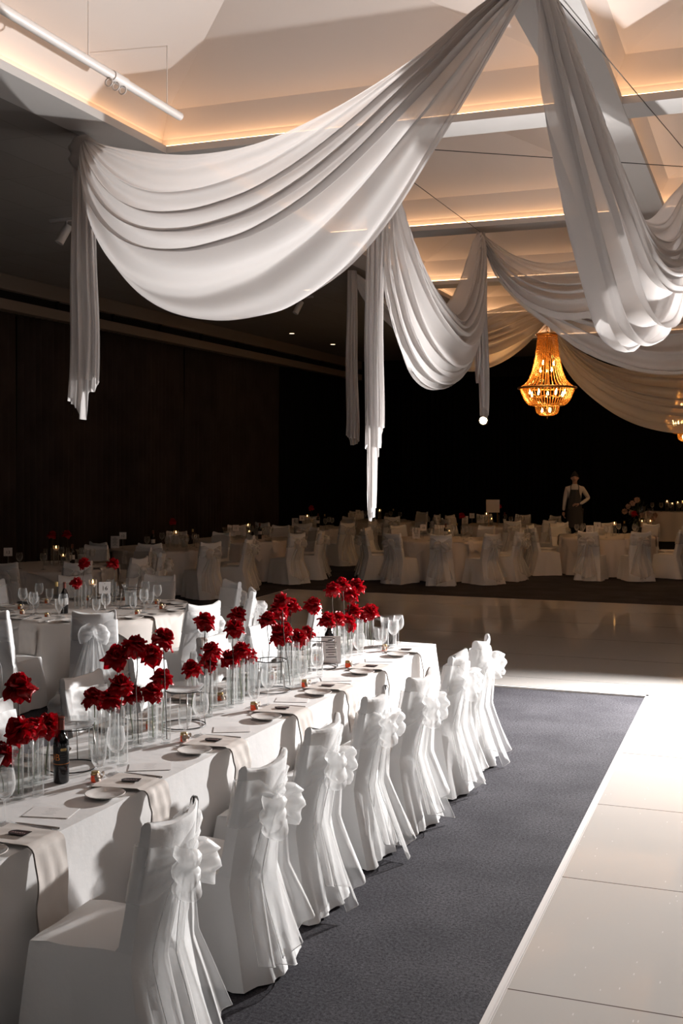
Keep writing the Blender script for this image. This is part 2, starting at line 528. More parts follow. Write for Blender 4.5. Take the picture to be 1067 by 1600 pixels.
cl = ['charcoal drape on the left wall, nearest of the row', 'charcoal drape on left wall above the table numbered thirteen', 'charcoal drape on left wall behind the table numbered twelve', 'charcoal drape on left wall behind the table numbered eleven', 'blacker drape closing the left wall before the far corner']
ys = [2.0, 9.0, 15.0, 20.5, 25.4, 31.0]
for i in range(5):
    curtain('wall_curtain', (XW + 0.2, ys[i] + 0.02), (XW + 0.2, ys[i + 1] - 0.02), 0.02, 4.66, M['curtain' if i < 4 else 'curtain2'], cl[i], 20 + i)['group'] = 'drapes along the left wall'
cl = ['black drape on the far wall at its left end', 'black drape on the far wall behind the hanging white swag', 'black drape on the far wall below the bright lamp', 'black drape on the far wall behind the chandelier and waiter', 'black drape on the far wall behind the stage flowers', 'black drape on the far wall at its right end']
xs = [-11.0, -9.0, -6.6, -4.4, -2.0, 1.5, 6.0]
for i in range(6):
    curtain('wall_curtain', (xs[i] + 0.02, YB - 0.2), (xs[i + 1] - 0.02, YB - 0.2), 0.02, 4.66, M['curtain2'], cl[i], 40 + i)['group'] = 'drapes along the far wall'

# ceiling with coffers
cols = [(-5.2, -1.5), (-1.07, 2.63), (3.06, 6.76)]
rows_ = [(1.21, 5.04), (5.45, 9.28), (9.69, 13.52), (13.93, 17.76), (18.17, 22.0), (22.41, 26.24)]
mb = MB()
TH = 0.06
mb.box((XW, YF, CEIL), (-5.62, YB, CEIL + TH))
mb.box((7.2, YF, CEIL), (XR, YB, CEIL + TH))
mb.box((-5.62, YF, CEIL), (7.2, 0.8, CEIL + TH))
mb.box((-5.62, 26.66, CEIL), (7.2, YB, CEIL + TH))
struct('ceiling', mb, M['tile'], label='flat dark tiled ceiling around the coffers')
mb = MB()
xe = [-5.62] + [v for c in cols for v in c] + [7.2]
ye = [0.8] + [v for r in rows_ for v in r] + [26.66]
for i in range(0, len(xe), 2):
    mb.box((xe[i], 0.8, CEIL - 0.01), (xe[i + 1], 26.66, CEIL + TH))
k = 2
struct('trim_5', mb, M['beam'], label='white ceiling beams running down the hall')
for j in range(0, len(ye), 2):
    mb = MB()
    for c in cols:
        mb.box((c[0], ye[j], CEIL - 0.005), (c[1], ye[j + 1], CEIL + TH))
    struct('trim_%d' % (6 + j // 2), mb, M['beam'], label='white cross beam between ceiling coffers, %s from the near end' % ORD[j // 2])
cn = ['left', 'middle', 'right']
for ci, (xa, xb) in enumerate(cols):
    for ri, (ya, yb) in enumerate(rows_):
        if ci == 2 and ri > 3: continue
        mb = MB()

        def ring(off, z):
            return [(xa - off, ya - off, z), (xb + off, ya - off, z), (xb + off, yb + off, z), (xa - off, yb + off, z)]
        e_ = 0.10
        R = [ring(0, CEIL + TH), ring(e_, CEIL + TH), ring(e_, CEIL + 0.15), ring(e_ - 0.012, CEIL + 0.16), ring(-0.03, CEIL + 0.38), ring(-0.05, CEIL + 0.385)]
        mb.grid(R, close_v=True)
        b = len(mb.v)
        mb.v.append(((xa + xb) / 2, (ya + yb) / 2, 6.12))
        for t in range(4):
            mb.f.append((b - 4 + t, b - 4 + (t + 1) % 4, b)); mb.m.append(0)
        o = struct('ceiling_coffer', mb, M['plaster'], label='white pyramid ceiling coffer, %s column, %s row' % (cn[ci], ORD[ri]))
        if ri == 0: continue
        lm = MB()
        i0, i1 = 0.035, 0.06
        z0, z1 = CEIL + TH + 0.002, CEIL + TH + 0.014
        lm.box((xa - i1, ya - i1, z0), (xb + i1, ya - i0, z1)); lm.box((xa - i1, yb + i0, z0), (xb + i1, yb + i1, z1))
        lm.box((xa - i1, ya - i0, z0), (xa - i0, yb + i0, z1)); lm.box((xb + i0, ya - i0, z0), (xb + i1, yb + i0, z1))
        link('light_strip', lm.mesh('light_strip', M['led'], False), parent=o)

# smoke detectors in the coffers
for (px, py, z, lb) in ((188, 24, 5.75, 'small round detector on the slope of the nearest left coffer'), (452, 185, 5.62, 'small round detector low on the far slope of the nearest left coffer'), (778, 158, 5.66, 'small round detector beside the large swag at the middle beam')):
    p = at_z(px, py, z)
    mb = MB(); mb.lathe([(0.0, 0.0), (0.05, 0.0), (0.055, 0.02), (0.03, 0.05), (0, 0.05)], 16)
    o = link('smoke_detector', mb.mesh('smoke_detector', M['plaster']), loc=p)
    tag(o, lb, 'detector')

# hanging tube (rolled screen) in the near coffer
pa, pb = at_z(281, 182, 5.2), at_z(-60, -25, 5.2)
root = empty('ceiling_tube', pa)
tag(root, 'long white round tube slung under the near ceiling coffer', 'tube')
mb = MB(); mb.tube([Vector((0, 0, 0)), (pb - pa) * 0.35, pb - pa], [0.035, 0.035, 0.035], 14)
link('tube', mb.mesh('tube', M['whitemetal'], True, 40), parent=root)
mb = MB(); q = (pb - pa) * 0.35; dq = (pb - pa).normalized()
mb.tube([q - dq * 0.1, q + dq * 0.1], 0.042, 14)
link('joint_sleeve', mb.mesh('joint_sleeve', M['whitemetal'], True, 40), parent=root)
for t in (0.08, 0.5, 0.9):
    q = (pb - pa) * t
    mb = MB(); mb.tube([q, q + Vector((0, 0, 5.9 - 5.2))], 0.004, 6)
    link('hanger_wire', mb.mesh('hanger_wire', M['whitemetal']), parent=root)
mb = MB()
for j in range(3):
    q = (pb - pa) * (0.33 + 0.035 * j)
    mb.tube([q + Vector((0.03 * cos(a), 0.0, -0.065 + 0.03 * sin(a))) for a in [2 * pi * t / 12 for t in range(12)]], 0.006, 6, closed=True)
link('ring', mb.mesh('ring', M['whitemetal']), parent=root)

# recessed downlights
dls = [((480, 453), 'lit recessed downlight nearest the hanging white tail'), ((369, 497), 'lit recessed downlight just under the big swag'), ((456, 521), 'lit recessed downlight between two others in the dark ceiling'), ((520, 538), 'lit recessed downlight closest to the far wall'), ((30, 6), 'recessed downlight at the corner above the tube')]
for (p, lb) in dls[:4]:
    c = at_z(*p, CEIL)
    root = empty('downlight', (c.x, c.y, CEIL)); tag(root, lb, 'ceiling light', 'round downlights in the dark ceiling')
    mb = MB(); mb.lathe([(0.055, -0.002), (0.075, -0.006), (0.075, 0.0)], 20, caps=False); link('trim_ring', mb.mesh('trim_ring', M['whitemetal']), parent=root)
    mb = MB(); mb.lathe([(0.0, -0.003), (0.056, -0.003)], 20, caps=False); link('lens', mb.mesh('lens', M['down']), parent=root)
# track spotlights
for (p, q, lb) in (((112, 374), (95, 350), 'white cylinder spotlight on a short track beside the left tail'), ((435, 478), (458, 468), 'small white spotlight on a track under the big swag')):
    c = at_z(*q, CEIL - 0.02)
    root = empty('track_spotlight', (c.x, c.y, CEIL)); tag(root, lb, 'spotlight', 'track spotlights on the dark ceiling')
    mb = MB(); mb.box((-0.03, -0.2, -0.035), (0.45, -0.16, 0.0)); link('track', mb.mesh('track', M['whitemetal'], False), parent=root)
    mb = MB(); mb.tube([(0.2, -0.18, -0.03), (0.2, -0.18, -0.12)], 0.012, 8); link('bracket', mb.mesh('bracket', M['whitemetal']), parent=root)
    mb = MB(); mb.tube([(0.22, -0.16, -0.09), (0.14, -0.24, -0.30)], [0.05, 0.052], 16); link('lamp_head', mb.mesh('lamp_head', M['whitemetal'], True, 40), parent=root)

# bright lamp on the far side
c = at_D(755, 657, 26.5)
root = empty('stage_spotlight', c); tag(root, 'dazzling warm spotlight hanging in the dark above the far tables', 'spotlight')
tocam = (Vector((0, 0, CAMZ)) - c).normalized()
mb = MB(); mb.tube([-tocam * 0.25, Vector((0, 0, 0))], [0.09, 0.12], 18); link('housing', mb.mesh('housing', M['blackmetal'], True, 40), parent=root)
mb = MB(); mb.tube([tocam * 0.003, tocam * 0.01], [0.085, 0.07], 18); link('lens', mb.mesh('lens', M['spotlens']), parent=root)
mb = MB(); mb.tube([-tocam * 0.12, -tocam * 0.12 + Vector((0, 0, CEIL - c.z))], 0.012, 8); link('pole', mb.mesh('pole', M['blackmetal']), parent=root)

# the flash on its stand beyond the right edge of the picture
root = empty('flash_stand', (KEY.x + 0.12, KEY.y + 0.2, 0)); tag(root, 'black light stand with flash head aimed at the long table', 'light stand')
mb = MB(); mb.tube([(0, 0, 0.25), (0, 0, 2.3)], 0.014, 8); link('pole', mb.mesh('pole', M['blackmetal']), parent=root)
for k in range(3):
    a = 2 * pi * k / 3
    mb = MB(); mb.tube([(0, 0, 0.5), (0.42 * cos(a), 0.42 * sin(a), 0.03)], 0.01, 8); link('leg', mb.mesh('leg', M['blackmetal']), parent=root)
mb = MB(); mb.tube([(0, 0.05, 2.35), (-0.07, -0.13, 2.35)], [0.07, 0.08], 16); link('lamp_head', mb.mesh('lamp_head', M['blackmetal'], True, 40), parent=root)


# ------------------------------------------------------------------ swags and tails
def cr(pts, n):
    """smooth curve through pts, n samples by arc length"""
    P = [pts[0] * 2 - pts[1]] + pts + [pts[-1] * 2 - pts[-2]]
    out = []
    for i in range(1, len(P) - 2):
        for k in range(16):
            t = k / 16
            a, b, c_, d = P[i - 1], P[i], P[i + 1], P[i + 2]
            out.append(0.5 * ((2 * b) + (c_ - a) * t + (2 * a - 5 * b + 4 * c_ - d) * t * t + (3 * b - a - 3 * c_ + d) * t ** 3))
    out.append(pts[-1].copy())
    L = [0]
    for i in range(1, len(out)): L.append(L[-1] + (out[i] - out[i - 1]).length)
    res, j = [], 0
    for k in range(n):
        s = L[-1] * k / (n - 1)
        while j < len(L) - 2 and L[j + 1] < s: j += 1
        f = (s - L[j]) / max(1e-9, L[j + 1] - L[j])
        res.append(out[j].lerp(out[j + 1], min(1, f)))
    return res


def swag(label, P0, P1, top, bot, nf=7, amp=0.10, belly=0.2, seed=0, mat=None, nu=90, nv=120, skew=0.0, sharp=0.0, roll=1.0):
    P0, P1 = Vector(P0), Vector(P1)
    n = Vector((P1.y - P0.y, -(P1.x - P0.x), 0)).normalized()
    if n.dot(Vector((0, 0, CAMZ)) - P0) < 0: n = -n      # towards the viewer's side of the hall
    A = cr([on_plane(*p, P0, P1) for p in top], nu)
    B = cr([on_plane(*p, P0, P1) for p in bot], nu)
    rnd = random.Random(seed)
    ph = [rnd.uniform(0, 6.28) for _ in range(12)]
    rows = []
    for i in range(nu):
        u = i / (nu - 1)
        env = max(0.0, sin(pi * min(1, max(0, u)))) ** 0.55
        row = []
        for j in range(nv):
            v = j / (nv - 1)
            vv = v + 0.05 * sin(3 * pi * v + ph[0]) * env + 0.03 * sin(7 * v + ph[1] + u * 2)
            a = 2 * pi * nf * vv + skew * sin(pi * u) + 1.3 * sin(2.2 * pi * u + ph[2])
            # deeper drop in the middle rows, tight gathers at both ends
            p = A[i].lerp(B[i], v)
            s = sin(a)
            f = (s - sharp * abs(s) ** 2) / (1 + sharp)
            fold = amp * (0.06 + 0.94 * env) * f * (0.6 + 0.4 * sin(5 * v + ph[3] + 2 * u))
            fine = amp * 0.22 * sin(2.7 * a + ph[4] + 3 * u) * (1.0 - 0.5 * env)
            out = belly * env * sin(pi * v) ** 0.8 + fold + fine
            dz = -amp * 0.55 * env * cos(a) * (0.4 + v) * roll * (0 if j in (0, nv - 1) else 1) * sin(pi * v) ** 0.5
            row.append(p + n * out + Vector((0, 0, dz)))
        rows.append(row)
    mbx = MB(); mbx.grid(rows)
    o = link('ceiling_swag', mbx.mesh('ceiling_swag', mat or M['chiffon'], True))
    return tag(o, label, 'draped fabric', 'white chiffon swags under the ceiling')


def tail(label, P, zb, w0, w1, steps, nf=5, seed=0, knot=True, wp=0.5, shift=0.0):
    """gathered end of a swag hanging straight down; steps = hem height offsets across the width"""
    P = Vector(P)
    rt = Vector((CC, CS, 0)); fw = Vector((CS, -CC, 0))
    rnd = random.Random(seed); ph = [rnd.uniform(0, 6.28) for _ in range(8)]
    rows = []
    nz, nv = 70, 90
    for i in range(nz):
        t = i / (nz - 1)
        row = []
        for j in range(nv):
            v = j / (nv - 1)
            # closed flattened bundle: front and back sheet
            ang = 2 * pi * v
            side = cos(ang); dep = sin(ang)
            xx = (side * 0.5 + 0.5)
            k = xx * (len(steps) - 1); k0 = min(int(k), len(steps) - 2); fr = k - k0
            fr = min(1, max(0, (fr - 0.35) / 0.3))
            hem = steps[k0] * (1 - fr) + steps[k0 + 1] * fr + (0.05 * dep)
            z = P.z + (zb + hem - P.z) * t
            w = w0 + (w1 - w0) * t ** wp
            pl = 0.028 * (0.5 + t) * sin(nf * ang * 2 + ph[0] + 1.5 * sin(3 * t + ph[1])) + 0.012 * sin(17 * ang + ph[2] + 5 * t)
            wob = 0.012 * sin(8 * t + ph[3]) * t
            row.append(P + rt * (side * w * 0.5 + wob + shift * t + pl * 0.3 * side) + fw * (dep * (0.05 + 0.06 * t) + pl) + Vector((0, 0, z - P.z)))
        rows.append(row)
    mbx = MB(); mbx.grid(rows)
    if knot:
        kr = []
        for i in range(14):
            t = i / 13
            kr.append([P + Vector((0, 0, 0.05 - 0.34 * t)) + (rt * cos(a) * 1.15 + fw * sin(a)) * (0.02 + 0.10 * sin(pi * t) ** 0.6) * (1 + 0.28 * noise.noise(Vector((cos(a) * 2, sin(a) * 2, t * 5 + seed)))) for a in [2 * pi * q / 28 for q in range(29)]])
        mbx.grid(kr)
    o = link('swag_tail', mbx.mesh('swag_tail', M['chiffon'], True))
    return tag(o, label, 'draped fabric', 'hanging tails of the white ceiling drapes')


AZ = 5.08
A_ = at_z(135, 216, AZ); B_ = at_z(599, 250, AZ); C_ = at_z(750, 362, AZ); E_ = at_z(550, 423, AZ)
R_ = at_z(1090, 262, AZ); G_ = at_z(857, 492, AZ); P_ = at_z(838, -40, AZ)
swag('huge nearest white chiffon swag sweeping up to the top of the picture', A_, P_,
     [(136, 218), (190, 232), (300, 241), (430, 215), (560, 150), (680, 72), (760, 8), (830, -36)],
     [(133, 222), (146, 330), (168, 400), (205, 452), (258, 486), (330, 500), (400, 493), (460, 476), (540, 425), (612, 345), (680, 240), (740, 140), (800, 30), (836, -36)],
     nf=6.5, amp=0.085, belly=0.3, seed=3, nv=150)
swag('brightly lit deep white swag hanging at the right, lowest of the near drapes', P_, R_,
     [(842, -36), (870, 60), (905, 160), (940, 245), (975, 318), (1000, 342), (1025, 338), (1050, 305), (1088, 264)],
     [(838, -36), (862, 120), (885, 250), (912, 380), (935, 470), (952, 520), (975, 545), (1000, 547), (1030, 520), (1052, 440), (1070, 350), (1089, 266)],
     nf=8, amp=0.13, belly=0.25, seed=11, nv=150, sharp=0.5, skew=1.5)
swag('middle white swag between two hanging tails', B_, C_,
     [(600, 254), (612, 320), (640, 400), (668, 450), (690, 480), (703, 480), (722, 445), (738, 400), (749, 364)],
     [(598, 256), (597, 400), (606, 480), (622, 545), (645, 590), (672, 609), (700, 603), (722, 575), (736, 510), (744, 430), (750, 366)],
     nf=8, amp=0.11, belly=0.25, seed=5, sharp=0.3)
swag('pale swag running right from the pointed gather on the second beam', C_, at_z(1130, 330, AZ),
     [(751, 363), (775, 381), (812, 402), (855, 411), (905, 405), (960, 392), (1040, 362), (1128, 332)],
     [(750, 367), (765, 405), (790, 447), (825, 480), (870, 498), (915, 497), (960, 480), (1020, 440), (1080, 385), (1130, 334)],
     nf=6, amp=0.07, belly=0.15, seed=8)
swag('wide low swag crossing behind the brightly lit one to the right edge', C_, at_z(1190, 400, AZ),
     [(751, 366), (780, 420), (830, 462), (900, 470), (980, 466), (1060, 456), (1130, 430), (1188, 402)],
     [(750, 368), (775, 432), (815, 478), (857, 511), (902, 543), (950, 566), (1006, 582), (1067, 584), (1120, 560), (1160, 490), (1190, 404)],
     nf=6, amp=0.09, belly=0.2, seed=9)
swag('amber lit far swag beside the chandelier, sagging to the right edge', G_, at_z(1290, 500, AZ),
     [(858, 494), (872, 520), (905, 548), (960, 572), (1020, 580), (1090, 580), (1180, 555), (1288, 502)],
     [(856, 496), (864, 536), (878, 566), (898, 596), (930, 626), (968, 651), (1013, 669), (1067, 677), (1130, 665), (1210, 600), (1290, 504)],
     nf=7, amp=0.12, belly=0.3, seed=14)
swag('far left swag passing behind the middle one to the chandelier', E_, G_,
     [(551, 425), (570, 440), (610, 480), (665, 510), (720, 498), (770, 483), (810, 474), (840, 482), (856, 494)],
     [(550, 427), (575, 470), (612, 512), (655, 556), (700, 576), (745, 580), (780, 568), (812, 546), (836, 520), (857, 496)],
     nf=7, amp=0.10, belly=0.25, seed=16)
tail('long white tail at the far left, gathered beside the near coffer', at_z(132, 220, AZ), 2.82, 0.13, 0.25, [0.0, -0.11, 0.13, 0.17], seed=1)
tail('longest white tail, hanging in front of the dark far wall', B_ - Vector((0.06, 0.02, 0)), 2.0, 0.15, 0.155, [0.42, -0.22, -0.18, 0.38, 0.6], seed=2, wp=0.3, shift=-0.03)
tail('pinkish shaded tail left of the longest one', E_, 2.6, 0.12, 0.17, [0.08, -0.02, -0.02], seed=4, knot=False)
tail('short white tail pointing down to the bright lamp', at_z(751, 364, AZ), 2.85, 0.09, 0.17, [0.8, 0.45, 0.05, 0.0], seed=6, knot=False)

# suspension wires
for a, b, lb in ((at_z(560, 226, 5.1), R_, 'thin dark wire crossing behind the two near swags'), (B_, C_, 'thin dark wire slanting down to the pointed gather'),
                 (P_, R_ + Vector((0, 0, 0.02)), 'thin dark wire carrying the brightly lit swag')):
    mb = MB(); mb.tube([a, b], 0.004, 6)
    tag(link('hanging_wire', mb.mesh('hanging_wire', M['blackmetal'])), lb, 'wire', 'wires holding the ceiling drapes')


# ------------------------------------------------------------------ chandelier
def chandelier(loc, top, label):
    for xa, xb in cols:
        for ya, yb in rows_:
            if xa < loc[0] < xb and ya < loc[1] < yb:
                f_ = max(abs(loc[0] - (xa + xb) / 2) / ((xb - xa) / 2 + 0.05), abs(loc[1] - (ya + yb) / 2) / ((yb - ya) / 2 + 0.05))
                top = 6.12 - f_ * (6.12 - CEIL - 0.385)
                break
    root = empty('chandelier', loc); tag(root, label, 'chandelier', 'crystal chandeliers')
    # profile radii (strand curve) crown -> rim -> basket
    up = [(0.165, 1.43), (0.17, 1.35), (0.185, 1.2), (0.205, 1.05), (0.235, 0.9), (0.275, 0.76), (0.33, 0.64), (0.40, 0.56), (0.47, 0.52)]
    mid = [(0.46, 0.49), (0.43, 0.40), (0.385, 0.31), (0.33, 0.24), (0.26, 0.21)]
    low = [(0.205, 0.20), (0.20, 0.14), (0.175, 0.08), (0.12, 0.045), (0.03, 0.03)]

    def strands(prof, ns, nb, sz):
        m = MB()
        pts = [Vector((r, 0, z)) for r, z in prof]
        c = cr(pts, nb)
        for s in range(ns):
            a = 2 * pi * s / ns
            for k, p in enumerate(c):
                aa = a
                x, y, z = p.x * cos(aa), p.x * sin(aa), p.z
                q = sz * (1 + 0.35 * ((s * 7 + k * 3) % 5 == 0))
                m.add([(x + q, y, z), (x, y + q, z), (x - q, y, z), (x, y - q, z), (x, y, z + q * 1.3), (x, y, z - q * 1.3)],
                      [(0, 1, 4), (1, 2, 4), (2, 3, 4), (3, 0, 4), (1, 0, 5), (2, 1, 5), (3, 2, 5), (0, 3, 5)])
        return m
    for nm, args in (('crystal_strands', (up, 38, 36, 0.0115)), ('crystal_basket', (mid, 50, 14, 0.0125)), ('crystal_bowl', (low, 30, 14, 0.009))):
        o = link(nm, strands(*args).mesh(nm, M['crystal'], False), parent=root); o['kind'] = 'stuff'

    def ringm(r, z, t):
        m = MB(); m.tube([(r * cos(2 * pi * k / 40), r * sin(2 * pi * k / 40), z) for k in range(40)], t, 8, closed=True); return m
    for r, z, t in ((0.18, 1.44, 0.02), (0.495, 0.51, 0.02), (0.25, 0.205, 0.01)):
        link('ring', ringm(r, z, t).mesh('ring', M['brass']), parent=root)
    mb = MB(); mb.tube([(0, 0, 0.02), (0, 0, 1.5)], 0.012, 8)
    for k in range(8):
        a = 2 * pi * k / 8
        mb.tube([(0, 0, 0.4), (0.2 * cos(a), 0.2 * sin(a), 0.34), (0.3 * cos(a), 0.3 * sin(a), 0.40)], 0.007, 6)
    for k in range(4):
        a = 2 * pi * k / 4
        mb.tube([(0.17 * cos(a), 0.17 * sin(a), 1.44), (0, 0, 1.6)], 0.006, 6)
    mb.lathe([(0, -0.03), (0.012, 0.0), (0.0, 0.03)], 8)
    link('frame', mb.mesh('frame', M['brass']), parent=root)
    for k in range(20):
        if k < 12: a, r, z = 2 * pi * k / 12 + 0.2, 0.30, 0.42 - 0.04 * (k % 2)
        elif k < 17: a, r, z = 2 * pi * k / 5 + 0.5, 0.12, 0.80 + 0.12 * (k % 2)
        else: a, r, z = 2 * pi * k / 3 + 1.1, 0.09, 0.10
        mb = MB(); mb.lathe([(0.0, -0.02), (0.017, 0.0), (0.014, 0.035), (0.0, 0.07)], 10)
        link('bulb', mb.mesh('bulb', M['bulb']), parent=root, loc=(r * cos(a), r * sin(a), z))
    mb = MB(); mb.tube([(0, 0, 1.6), (0, 0, top - loc[2])], 0.008, 6)
    link('chain', mb.mesh('chain', M['brass']), parent=root)
    return root


c = at_D(855, 652, 19.7)
chandelier((c.x, c.y, c.z), CEIL, 'glowing amber crystal chandelier hanging below the swags')
c2 = at_D(1074, 692, 24.0)
chandelier((c2.x, c2.y, c2.z), CEIL, 'second crystal chandelier, only its lower tip showing at the edge')
lamp('chandelier_light', 'POINT', (c.x, c.y, c.z + 0.75), 42, (1, 0.48, 0.16), shadow_soft_size=0.2)
lamp('chandelier_light', 'POINT', (c2.x, c2.y, c2.z + 0.75), 34, (1, 0.55, 0.22), shadow_soft_size=0.2)


# ------------------------------------------------------------------ covered chairs
def rect_loop(hw, yr, yf, n=(14, 12, 18, 12)):
    """points around a rectangle: front (y=yf) left to right, right side, rear, left side; with outward normals"""
    out = []
    for k in range(n[0]): t = k / n[0]; out.append((-hw + 2 * hw * t, yf, 0, 1))
    for k in range(n[1]): t = k / n[1]; out.append((hw, yf + (yr - yf) * t, 1, 0))
    for k in range(n[2]): t = k / n[2]; out.append((hw - 2 * hw * t, yr, 0, -1))
    for k in range(n[3]): t = k / n[3]; out.append((-hw, yr + (yf - yr) * t, -1, 0))
    return out


def rear_y(z):
    return -0.245 - 0.075 * max(0, (z - 0.45) / 0.48) ** 1.1 if z > 0.45 else -0.245 - 0.10 * ((0.45 - z) / 0.45) ** 1.2


def slab_hw(z):
    return 0.212 - 0.018 * max(0, (z - 0.47) / 0.46)


def chair_cover_mesh(seed):
    rnd = random.Random(seed)
    ph = [rnd.uniform(0, 6.28) for _ in range(8)]
    L = []
    for z in (0.012, 0.07, 0.15, 0.24, 0.33, 0.40, 0.445):
        t = 1 - z / 0.455
        L.append((z, 0.218 + 0.045 * t, rear_y(z), 0.205 + 0.03 * t, t))
    L.append((0.468, 0.212, rear_y(0.468), 0.205, 0))
    for yf, z in ((0.12, 0.478), (0.0, 0.476), (-0.12, 0.474), (-0.175, 0.478)):
        L.append((z, 0.211, rear_y(0.475), yf, 0))
    for z in (0.50, 0.55, 0.61, 0.67, 0.73, 0.79, 0.85, 0.895, 0.925):
        L.append((z, slab_hw(z), rear_y(z), rear_y(z) + 0.062 - 0.02 * (z - 0.5) / 0.4, 0))
    L.append((0.94, slab_hw(0.93) - 0.004, rear_y(0.94) + 0.008, rear_y(0.94) + 0.032, 0))
    L.append((0.943, slab_hw(0.93) - 0.012, rear_y(0.94) + 0.018, rear_y(0.94) + 0.022, 0))
    rows = []
    for (z, hw, yr, yf, t) in L:
        row = []
        lp = rect_loop(hw, yr, yf)
        n = len(lp)
        for k, (x, y, nx, ny) in enumerate(lp):
            s = k / n * 2 * pi
            off = 0
            zz = z
            if t > 0:
                off = t * (0.016 * sin(5 * s + ph[0]) + 0.011 * sin(11 * s + ph[1] + 2 * t) + 0.006 * sin(19 * s + ph[2]))
                if ny < 0: off += (0.042 + 0.02 * t * sin(ph[3])) * (1 - (x / hw) ** 2)
                cornr = (abs(x) / hw) ** 8 * (1 if abs(ny) else 0)
                off += 0.02 * t * cornr
            elif z > 0.49:
                off = 0.006 * noise.noise(Vector((x * 9, z * 9, seed * 3.1 + ny)))
                if z > 0.9: zz = z + 0.022 * (abs(x) / hw) ** 5 - 0.006 * (1 - (x / hw) ** 2)
                if ny < 0: off += 0.042 * (1 - (x / hw) ** 2)
                if ny > 0: off -= 0.030 * (1 - (x / hw) ** 2)
            else:
                if ny < 0: off += 0.042 * (1 - (x / hw) ** 2)
                zz = z + 0.008 * noise.noise(Vector((x * 7, y * 7, seed)))
            w_ = 0.012 * noise.noise(Vector((x * 6 + seed, y * 6, z * 5)))
            row.append((x + nx * (off + w_ * abs(nx)), y + ny * (off + w_ * abs(ny)), max(0.006, zz)))
        rows.append(row)
    m = MB(); m.grid(rows, close_v=True)
    nn = len(rows[0]); b = (len(rows) - 1) * nn
    m.f.append(tuple(b + k for k in range(nn))); m.m.append(0)
    return m.mesh('chair_cover', M['cover'], True, 50)


def sash_band_mesh(seed):
    rnd = random.Random(seed); ph = [rnd.uniform(0, 6.28) for _ in range(6)]
    rows = []
    N, R_n = 64, 12
    zk = 0.765
    for i in range(N + 1):
        q = i / N * 2 * pi              # 0 at rear centre, round the back and back again
        d = min(q, 2 * pi - q) / pi     # 0 rear centre .. 1 front centre
        row = []
        for j in range(R_n):
            v = j / (R_n - 1) * 2 - 1
            hh = 0.028 + 0.075 * min(1, d * 3.2) ** 0.8
            zc = zk + 0.02 * min(1, d * 3) - 0.015 * sin(ph[0] + q)
            z = zc + v * hh
            hw, yr = slab_hw(z), rear_y(z)
            yf = yr + 0.058
            # perimeter position
            if d < 0.42: x = hw * d / 0.42; y = yr; nx, ny = 0, -1
            elif d < 0.55: x = hw; y = yr + (yf - yr) * (d - 0.42) / 0.13; nx, ny = 1, 0
            else: x = hw * (1 - (d - 0.55) / 0.45); y = yf; nx, ny = 0, 1
            if q > pi: x, nx = -x, -nx
            off = 0.007 + (0.013 if ny < 0 else 0.004) * (0.55 + 0.5 * sin(v * 11 + ph[1] + d * 5)) * (1.0 if ny < 0 and d < 0.38 else 0.4) + (0.004 * (1 - min(1, d * 2.4)) if ny < 0 else 0) + (0.042 * (1 - (x / hw) ** 2) if ny < 0 else 0.0)
            row.append((x + nx * off, y + ny * off, z + 0.004 * sin(9 * d + ph[2] + 4 * v)))
        rows.append(row)
    m = MB(); m.grid(rows)
    return m.mesh('sash', M['organza'], True)


def bow_mesh(seed):
    rnd = random.Random(seed)
    m = MB()
    zk = 0.765; yk = rear_y(zk) - 0.075
    c = Vector((0, yk, zk))
    # knot
    rows = []
    for i in range(12):
        th = pi * i / 11
        rows.append([c + Vector((0.034 * sin(th) * cos(a), 0.032 * sin(th) * sin(a), 0.040 * cos(th))) * (1 + 0.25 * noise.noise(Vector((3 * sin(th) * cos(a), 3 * sin(th) * sin(a), 3 * cos(th) + seed)))) for a in [2 * pi * k / 18 for k in range(18)]])
    m.grid(rows, close_v=True)
    # two puffed loops
    for s in (-1, 1):
        dirv = Vector((s * 1.0, -0.25 + rnd.uniform(-.2, .1), rnd.uniform(-0.25, 0.55))).normalized()
        Ln = rnd.uniform(0.14, 0.18)
        up = Vector((0, 0, 1)); up = (up - dirv * up.dot(dirv)).normalized()
        bk = dirv.cross(up).normalized()
        if bk.y > 0: bk = -bk
        rows = []
        p1, p2 = rnd.uniform(0, 6), rnd.uniform(0, 6)
        for i in range(30):
            t = i / 29
            a = 2 * pi * t
            al = Ln * (0.5 - 0.5 * cos(a))
            th = 0.055 * sin(a) * (0.55 + 0.45 * sin(pi * t))       # thickness of loop (front/back)
            wd = 0.012 + 0.085 * sin(pi * t) ** 0.8
            row = []
            for j in range(11):
                v = j / 10 * 2 - 1
                fold = 0.013 * sin(8 * v + p1 + 4 * t) + 0.005 * sin(15 * v + p2)
                row.append(c + dirv * (al * (1 - 0.38 * v * v)) + bk * (0.012 + th + fold * sin(pi * t)) + up * (wd * v + 0.02 * s * sin(a) * 0.3) + Vector((0, 0, -0.03 * sin(pi * t) ** 2)))
            rows.append(row)
        m.grid(rows)
    return m.mesh('bow', M['organza'], True)


